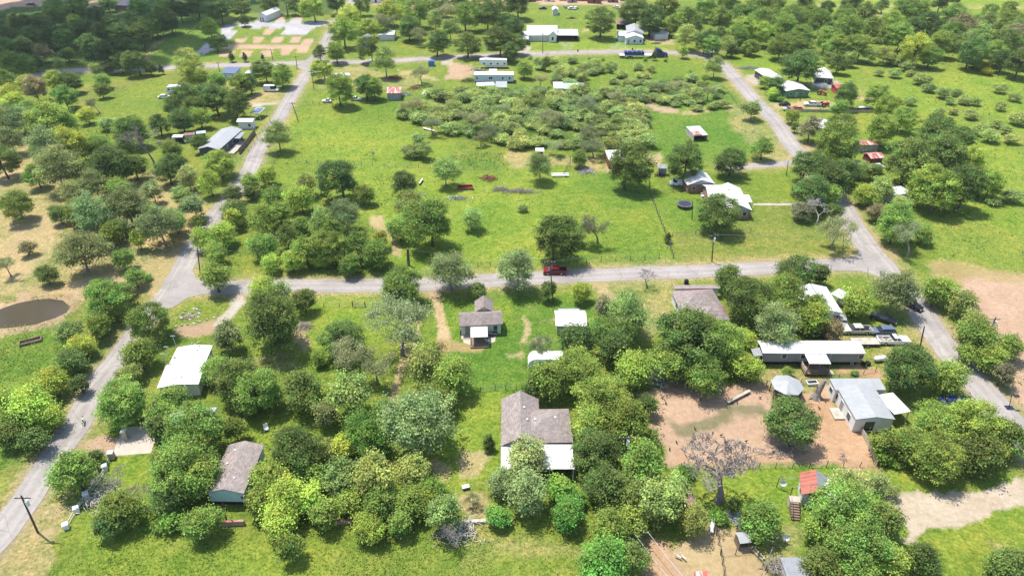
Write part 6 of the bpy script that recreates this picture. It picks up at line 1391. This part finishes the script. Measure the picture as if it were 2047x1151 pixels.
HN = [(1324,797),(1331,808),(1473,806),(1519,797),(1389,859),(1386,876),(1441,872),(1352,886),(1338,899),(1406,907),(1451,897),(1483,897),(1491,884),(1637,818),(1400,801),(1545,905),(1577,893)]
HP = ["at the top left corner of the yard","just below the top left corner","near the upper middle of the yard","by the top right near the post","at the left end of the muddy strip","below the muddy strip on the left","below the muddy strip in the middle","on the left beside the damp patch","farthest left near the trees","near the left bottom fence","left of the gnarled tree top","right of the gnarled tree top","above the gnarled tree","in front of the ribbed roof house","in the shade edge of the big oak","under the near tree of the yard","by the fallen branches"]
for i, (u, v) in enumerate(HN):
    o = hen0 if i == 0 else copy_tree(hen0); o.location = G(u, v); o.rotation_euler.z = i*2.1; o.scale = (1.25,)*3; tag(o, 'dark hen on the dirt '+HP[i], 'hen', 'hens pecking in the dirt yard')
# ---------------------------------------------------------------- small things in the yards
def pillar(label, u, v, h=1.5, s=.6, mat=None, rz=.2):
    e = empty('gate_pillar', G(u, v), rz, label, 'pillar', 'stone pillars around the driveway'); MB().box(-s/2,s/2,-s/2,s/2,0,h).build('shaft', mat or STONE, e); MB().frus((-s/2-.06,s/2+.06,-s/2-.06,s/2+.06),(-s/2+.05,s/2-.05,-s/2+.05,s/2-.05),h+.001,h+.14).build('cap', TRIM if not mat else mat, e)
pillar('tall stone pillar at the back of the concrete driveway', 252,876, 1.7, .7); pillar('stone pillar at the front corner of the concrete driveway', 225,915, 1.3, .8)
for t, u, v in (('white stone block nearest the gate in the pipe fence',211,938),('white stone block halfway along the pipe fence',174,993),('white stone block below the fallen branches',155,1022),('white stone block at the near end of the pipe fence',134,1055)): pillar(t, u, v, .9, .7, TRIM, .5)
e = empty('smoker_grill', G(292,847), 0, 'black barrel smoker in the shade behind the driveway', 'grill'); MB().tube([(-.5,0,.9),(.5,0,.9)], .3, 12).build('barrel', BLACK, e)
for x in (-.4,.4):
    for y in (-.2,.2): MB().tube([(x,y,.7),(x,y*1.4,0)], .03, 5).build('leg', BLACK, e)
MB().tube([(.4,0,1.1),(.4,0,1.7)], .06, 6).build('chimney', BLACK, e)
def chair(label, u, v, rz, mat=TRIM):
    e = empty('lawn_chair', G(u, v), rz, label, 'chair'); MB().box(-.35,.35,-.35,.35,.38,.44).build('seat', mat, e); MB().frus((-.35,.35,.3,.36),(-.35,.35,.5,.56),.44,1.1).build('backrest', mat, e)
    for x in (-.32,.32):
        for y in (-.3,.3): MB().box(x-.04,x+.04,y-.04,y+.04,0,.38).build('leg', mat, e)
chair('white lawn chair alone on the grass behind the teal house', 533,860, .4); chair('white chair under the porch cover of the cottage', 975,684, 2.2); chair('white patio chair beside the brick house wall', 1404,394, .3)
e = empty('cooler', G(931,976), .3, 'small blue and white box on the grass behind the trees', 'cooler'); MB().box(-.5,.5,-.3,.3,.02,.45).build('body', P_BLUE, e); MB().box(-.53,.53,-.33,.33,.451,.56).build('lid', TRIM, e)
e = empty('ladder', G(1703,729), 0, 'pale ladder leaning on the long grey mobile home', 'ladder'); mb = MB()
for x in (-.22,.22): mb.tube([(x,0,0),(x,.75,2.9)], .04, 4)
for k in range(9): mb.tube([(-.22,.75*k/9+.04,2.9*k/9+.15),(.22,.75*k/9+.04,2.9*k/9+.15)], .03, 4)
mb.build('rails', TRIM, e)
e = empty('riding_mower', G(1730,730), .3, 'dark riding mower at the right corner of the long grey mobile home', 'mower'); MB().profile([(.8,.3),(.8,.7),(.1,.8),(0,.5),(-.7,.5),(-.7,.3)], -.35, .35).build('body', P_BLK, e); MB().box(-.6,-.2,-.22,.22,.55,.68).box(-.65,-.55,-.22,.22,.68,1.0).build('seat', BLACK, e)
for x, y, r in ((.6,.4,.2),(.6,-.4,.2),(-.4,.42,.3),(-.4,-.42,.3)): wheel(e, x, y, r, .2)
e = empty('propane_tank', G(1757,722), R(10), 'white capsule shaped gas tank beside the round bush', 'tank'); J = MB().tube([(-1.2,0,.75),(-1.05,0,.75),(-.8,0,.75),(.8,0,.75),(1.05,0,.75),(1.2,0,.75)], [.08,.38,.5,.5,.38,.08], 14); J.build('tank', CWHITE, e, smooth=True)
for x in (-.6,.6): MB().box(x-.06,x+.06,-.3,.3,0,.3).build('foot', STEEL, e)
MB().tube([(0,0,1.2),(0,0,1.36)], .12, 8).build('valve_cap', STEEL, e)
# twisted dead tree trunk beside the ribbed roof house
e = empty('twisted_stump', G(1631,795), 0, 'thick twisted dead trunk standing left of the ribbed roof house', 'tree stump'); mb = MB()
mb.tube([(0,0,-.02),(0,0,.8),(.2,.1,1.8),(.5,.2,3.0),(.7,.2,3.9)], [1.0,.62,.5,.42,.2], 9)
for a, b in (((.2,.1,1.8),(-.7,.2,2.8)),((.5,.2,3.0),(1.3,.5,3.6)),((.5,.2,2.6),(.1,-.5,3.6)),((0,0,.5),(-1.3,-.3,.1)),((0,0,.5),(1.1,-.6,.1)),((0,0,.5),(.2,-1.2,.05))): mb.tube([a, tuple((x+y)/2+.1 for x, y in zip(a, b)), b], [.3,.22,.1], 6)
mb.build('trunk', BARKG, e); 
e = empty('white_trough', G(1622,768), .1, 'white tub trough behind the twisted dead trunk', 'trough'); MB().frus((-.9,.9,-.4,.4),(-1,1,-.5,.5),.02,.6).build('tub', TRIM, e); MB().box(-.85,.85,-.36,.36,.601,.62).build('water', GLASS, e)
# fallen timber and branch piles
def brush(label, u, v, L, W_, n, mat, seed, h=.8, name='brush_pile', cat='brush pile'):
    rr = random.Random(seed); e = empty(name, G(u, v), 0, label, cat, 'heaps of branches and scrap'); mb = MB()
    for k in range(n):
        x = rr.gauss(0, L/4); y = rr.gauss(0, W_/4); z = rr.uniform(.05, h)*max(.15, 1-(2*x/L)**2*.8); a = rr.uniform(0, 6.28); l = rr.uniform(.5, 1.6); r = rr.uniform(.02, .07)
        p = Vector((x, y, z)); d = Vector((math.cos(a), math.sin(a), rr.uniform(-.2, .4)))*l/2; mb.tube([p-d, p+Vector((0,0,rr.uniform(0,.15))), p+d], [r, r*.9, r*.4], 4)
    mb.build('branches', mat, e); return e
brush('grey brush pile at the bottom right below the satellite dish', 1553,1140, 3.5, 3, 170, BARKG, 1, 1.3)
brush('long grey row of branches, left part, in the bright pasture', 1000,380, 5, 3, 130, BARKG, 2); brush('long grey row of branches, right part, in the bright pasture', 1040,384, 9, 2.6, 240, BARKG, 3)
brush('reddish scrap heap in the bright pasture', 977,358, 5, 4, 200, RUSTY, 4, .7); brush('grey scrap heap below the red implement', 914,398, 6, 2, 150, STEEL, 5, .6)
brush('heap of grey rubble planks right of the white trailer beams', 1173,344, 5, 3.6, 240, surf('grey_planks', (.38,.35,.33), .9, var=.2), 6, .7)
brush('brown brush pile beside the big round tree on the lawn', 607,655, 3.5, 3, 120, BARKG, 7, .5); brush('fallen dead branches on the lawn by the pipe fence', 205,1000, 7, 6, 160, PALE, 8, 1.2)
brush('fallen bare branches at the near edge of the trees', 915,1065, 6, 5, 200, PALE, 9, 1.6); brush('dark scrap heap near the far pasture trailer', 877,185, 7, 4, 200, POST, 10, 1.0); brush('red scrap heap near the far pasture trailer', 829,178, 5, 4, 150, RUSTY, 11, 1.0); brush('pale scrap heap beside the striped tin shed', 806,190, 6, 4, 200, STEEL, 12, .9)
brush('rusty scrap under the sparse far tree', 788,158, 7, 5, 220, RUSTY, 13, 1.0); brush('dark scrap heap at the left end of the green white mobile home', 938,163, 7, 4, 200, POST, 14, 1.0); brush('junk heap beside the fifth wheel camper', 955,141, 7, 3, 180, STEEL, 15, 1.0); brush('brush heap on the far lawn', 1143,38, 5, 3, 120, BARK, 16, .8)
brush('pale junk heap behind the green walled house', 1640,172, 8, 6, 260, TRIM, 17, .8); brush('grey junk row at the fence near the open barn', 1497,138, 10, 4, 240, STEEL, 18, .8); brush('fallen branches on the dirt under the yard tree', 1572,905, 8, 3, 120, BARKG, 19, .5); brush('thin fallen branch near the right end of the dirt yard', 1684,915, 1.6, 4, 10, BARKG, 20, .8)
brush('small junk heap at the woods edge on the right', 1550,108, 10, 4, 220, STEEL, 21, .8); brush('dark timber heap on the far right cottage lawn', 1312,88, 5, 2, 100, BARK, 22, .6); brush('pallets and boards beside the dark grey house', 478,292, 4, 9, 160, TRIM, 23, .6); brush('pile of white junk beside the trees and goat path', 1312,750, 3, 6, 160, TRIM, 24, .5)
brush('grey junk along the fence left of the tin shed', 1319,352, 3, 3, 90, BLACK, 25, .7); brush('stone ring pile on the island lawn', 380,633, 4, 3, 60, STONE, 26, .5)
def rocks(label, line, mat=None):
    P = resample([G(*p) for p in pts(line)], .9); e = empty('stone_border', P[0], 0, label, 'stone border'); rr = random.Random(9)
    for p in P:
        q = p-P[0]; s = rr.uniform(.25,.45); MB().frus((q.x-s,q.x+s,q.y-s*.7,q.y+s*.7),(q.x-s*.5,q.x+s*.6,q.y-s*.4,q.y+s*.4),0,rr.uniform(.2,.4)).build('stone', mat or STONE, e)
rocks('curved line of pale stones below the island lawn', "352,653 375,650 400,644 428,636"); rocks('ring of pale stones around the island garden', "362,636 370,622 388,617 400,622 396,634 380,640 364,638")
# timber trough by the pond
e = empty('livestock_trough', G(62,684), R(28), 'long dark timber trough lying on the grass below the pond', 'trough'); mb = MB().box(-1.9,1.9,-.75,-.62,.02,.5).box(-1.9,1.9,.62,.75,.02,.5).box(-1.9,-1.75,-.615,.615,.02,.5).box(1.75,1.9,-.615,.615,.02,.5); mb.build('sides', WOOD, e); MB().box(-1.74,1.74,-.61,.61,.03,.1).build('floor', POST, e)
# white beams, red implement, white pipe in the pastures
def beams(label, u, v, rz, n, L, mat, name='trailer_beam', cat='steel beam'):
    e = empty(name, G(u, v), rz, label, cat)
    for k in range(n): MB().box(-L/2,L/2,k*1.2-.25,k*1.2+.25,.35,.6).build('beam', mat, e)
    for x in (-L*.35, L*.35): MB().box(x-.1,x+.1,-.4,(n-1)*1.2+.4,.02,.34).build('bearer', POST, e)
beams('pair of long white frame beams beside the dark posts', 1120,354, R(2), 2, 5, TRIM)
beams('long pale pipe lying in the thicket edge', 858,262, R(-35), 1, 5, TRIM, 'pale_pipe', 'pipe')
e = empty('red_implement', G(930,379), R(5), 'dark red hay implement standing in the bright pasture', 'farm implement'); MB().box(-2,2,-.5,.5,.5,.62).box(-2,2,.5,.62,.5,1.2).build('frame', paint('implement_red', (.25,.03,.03)), e)
for x in (-2,2): MB().box(x-.08,x+.08,-.6,.6,.05,1.5).build('end_plate', RUSTY, e)
for k in range(8): MB().tube([(-1.7+k*.48,-.5,.5),(-1.7+k*.48,-.8,.05)], .03, 4).build('tine', STEEL, e)
e = empty('old_plough', G(842,366), R(80), 'black and white narrow implement beside the pasture bush', 'farm implement'); MB().box(-1.6,1.6,-.15,.15,.5,.7).build('beam', TRIM, e)
for k in range(5): MB().frus((-1.4+k*.6,-1.1+k*.6,-.3,.3),(-1.3+k*.6,-1.2+k*.6,-.1,.1),0,.5).build('share', BLACK, e)
e = empty('old_rake', G(838,392), R(30), 'silver scrap frame in front of the dark pasture bush', 'farm implement'); MB().box(-1.5,1.5,-.1,.1,.4,.5).box(-1.5,-1.3,-1,.099,.4,.5).box(1.3,1.5,-1,.099,.4,.5).build('frame', STEEL, e)
# blue bin, mail boxes
simple_box('blue_dumpster', 'blue bin beside the far road', 'bin', 863,132, 2.4,2.2,2.2, paint('bin_blue', (.06,.15,.38)))
simple_box('black_mailbox', 'small black box on the verge by the white farmhouse drive', 'mailbox', 1155,104, .5,.5,1.0, BLACK); simple_box('black_mailbox', 'small black box on the verge above the flatbed trailer', 'mailbox', 1264,101, .5,.5,1.0, BLACK)
simple_box('ice_chest', 'small white box on the lawn by the right junction', 'box', 1562,567, .4,.3,.3, TRIM)
# satellite dish
def dish(label, u, v, h):
    e = empty('satellite_dish', G(u, v), R(-20), label, 'satellite dish'); MB().tube([(0,0,0),(0,0,h)], .04, 6).build('mast', STEEL, e); mb = MB(); n = 14
    vs = [(0,.12,h+.2)]+[(.5*math.cos(2*math.pi*k/n), -.12+.15*math.sin(2*math.pi*k/n), h+.2+.5*math.sin(2*math.pi*k/n)) for k in range(n)]
    vs += [(x, y+.02, z) for x, y, z in vs]; mb.add(vs, [(0,1+k,1+(k+1)%n) for k in range(n)]+[(n+1,n+2+(k+1)%n,n+2+k) for k in range(n)]); mb.build('dish', TRIM, e)
dish('pale satellite dish on the lawn by the leafy tree', 1568,1083, .9); dish('pale dish on the swing posts left of the rusty barn', 1562,977, 1.2)
# clothes frame and wooden stairs by the rusty barn
e = empty('clothesline_frame', G(1573,985), .1, 'dark clothesline frame on the lawn left of the rusty barn', 'clothesline'); 
for x, y in ((-1.1,1.2),(0.2,-.6)): MB().tube([(x,y,0),(x,y,2)], .07, 6).build('post', POST, e)
mb = MB(); mb.tube([(-1.1,1.2,1.95),(1.6,1.2,1.95)], .03, 4); mb.tube([(.2,-.6,1.95),(1.6,-.3,1.95)], .03, 4); mb.tube([(-1.1,1.2,1.7),(1.6,1.0,1.7)], .02, 4); mb.build('lines', STEEL, e)
e = empty('wooden_stairs', G(1590,1040), R(-8), 'grey wooden stairs and landing below the rusty barn', 'stairs'); 
for k in range(7): MB().box(-.6,.6,k*.3,k*.3+.28,.05,.25+k*.2).build('tread', WOOD, e)
MB().box(-.6,.9,2.12,3.2,.05,1.5).build('landing', WOODP, e); mb = MB()
for x in (-.6,.6): mb.tube([(x,0,1.1),(x,2.1,2.4)], .05, 4); mb.tube([(x,0,.2),(x,0,1.1)], .05, 4)
mb.build('handrail', WOOD, e)
e = empty('tin_sheet_stack', G(1465,1036), R(-40), 'pale blue grey tin sheets lying by the gnarled tree', 'tin sheets')
for k in range(3): MB().box(-1.6+k*.2,1.6+k*.2,-.7+k*.7,-.05+k*.7,.03+k*.12,.08+k*.12).build('sheet', GALV, e)
beams('pale dead log leaning beside the goat pen', 1424,1048, R(70), 1, 3.5, TRIM, 'pale_log', 'log')
beams('pale long board lying across the dirt yard', 1476,796, R(32), 1, 5.5, WOODP, 'long_board', 'board')
e = empty('crossed_boards', G(1513,1108), R(-60), 'pale frame of boards at the goat pen corner', 'wood frame'); mb = MB().box(-1.1,1.1,-.3,-.18,.3,.42).box(-1.1,1.1,.18,.3,.3,.42)
for x in (-1,0,1): mb.box(x-.06,x+.06,-.179,.179,.3,.42)
mb.build('boards', WOODP, e)
# walls
def lowwall(label, line, h, th, mat, name='low_wall'):
    P = [G(*p) for p in pts(line)]; e = empty(name, P[0], 0, label, 'wall'); mb = MB()
    for a, b in zip(P[:-1], P[1:]):
        a = a-P[0]; b = b-P[0]; n = Vector((-(b-a).y,(b-a).x,0)).normalized()*th/2; z = Vector((0,0,h))
        mb.add([a-n,b-n,b+n,a+n,a-n+z,b-n+z,b+n+z,a+n+z], [(0,3,2,1),(4,5,6,7),(0,1,5,4),(1,2,6,5),(2,3,7,6),(3,0,4,7)])
    mb.build('wall_body', mat, e)
lowwall('low reddish brick wall in front of the teal house', "434,1050 490,1048", .9, .35, BRICK); lowwall('low stone wall at the tree edge, right', "926,1046 975,1043", .5, .5, STONE); lowwall('low reddish wall piece under the trees, middle', "655,1046 705,1045", .7, .4, BRICK)
# far red dirt yard with rows of rusty tanks, trucks and containers
rr = random.Random(21); cols = [RUSTY, TRIM, BROWNT, W_TIN, RUSTY]
spots = [(742,3),(752,6),(762,2),(775,8),(788,3),(803,7),(815,2),(828,9),(842,3),(1058,4),(1072,1),(1098,3),(1125,1),(1143,5),(1165,2),(1188,7),(1203,2),(1225,5),(1246,2),(1268,6)]
for i, (u, v) in enumerate(spots):
    e = empty('storage_container', G(u, v), rr.uniform(-.3,.3), ['rusty','white','brown','grey','dark rusty'][i%5]+' container at the top edge, '+(ORD[i//5+1] if i//5 else 'first')+' of its colour from the left', 'container', 'containers and scrap in the red dirt yard'); L = rr.uniform(4, 8)
    MB().box(-L/2,L/2,-1.2,1.2,.1,2.4).build('body', cols[i%5], e); MB().box(-L/2-.04,L/2+.04,-1.24,1.24,2.401,2.48).build('roof', cols[(i+1)%5], e); MB().box(-.5,.5,-1.23,-1.2,.3,2.1).build('door', DARKIN, e)
# ---------------------------------------------------------------- cloud whose shadow dims the top left woods, and thin haze
CP = pts("-260,-90 700,-60 560,-10 440,25 410,95 330,128 190,150 60,158 -60,150 -260,170")
cxs = [G(*p) for p in CP]; x0, x1 = min(p.x for p in cxs), max(p.x for p in cxs); y0, y1 = min(p.y for p in cxs), min(1100, max(p.y for p in cxs))
crn = random.Random(4); ch = 380.0; off = Vector((sd.x, sd.y, 0))*(ch/sd.z); mb = MB(); nseg, nring = 12, 8
cs_ = []
for _ in range(60000):
    x, y = crn.uniform(x0, x1), crn.uniform(y0, y1); u, v = PX((x, y, 0))
    if inpoly(u, v, CP) and all((x-a)**2+(y-b)**2 > 25**2 for a, b in cs_): cs_.append((x, y))
    if len(cs_) > 700: break
for x, y in cs_:
    r = crn.uniform(13, 19); c = Vector((x, y, ch+crn.uniform(-6, 12)))+off; vs = [c+Vector((0,0,-r*.5))]; fs = []
    for i in range(1, nring):
        for j in range(nseg):
            a = math.pi*i/nring; b = 2*math.pi*j/nseg; vs.append(c+Vector((r*math.sin(a)*math.cos(b), r*math.sin(a)*math.sin(b), -r*math.cos(a)*(.5 if a < math.pi/2 else 1))))
    vs.append(c+Vector((0,0,r))); L_ = len(vs)-1
    for j in range(nseg):
        k = (j+1) % nseg; fs.append((0, 1+k, 1+j)); fs.append((L_, 1+(nring-2)*nseg+j, 1+(nring-2)*nseg+k))
        for i in range(nring-2): fs.append((1+i*nseg+j, 1+i*nseg+k, 1+(i+1)*nseg+k, 1+(i+1)*nseg+j))
    mb.add(vs, fs)
cl = mb.build('cloud', surf('cloud_vapour', (.8,.8,.8), 1, var=.03), smooth=True); tag(cl, kind='stuff')
hm = bpy.data.materials.new('haze'); hm.use_nodes = True; t = hm.node_tree; t.nodes.remove(t.nodes['Principled BSDF'])
pv = t.nodes.new('ShaderNodeVolumePrincipled'); pv.inputs['Color'].default_value = (.93, .96, 1, 1); pv.inputs['Density'].default_value = .00009; pv.inputs['Anisotropy'].default_value = .3
t.links.new(pv.outputs[0], t.nodes['Material Output'].inputs['Volume'])
hz = MB().box(-700, 700, -60, 900, -1, 90).build('haze', hm); tag(hz, kind='stuff')
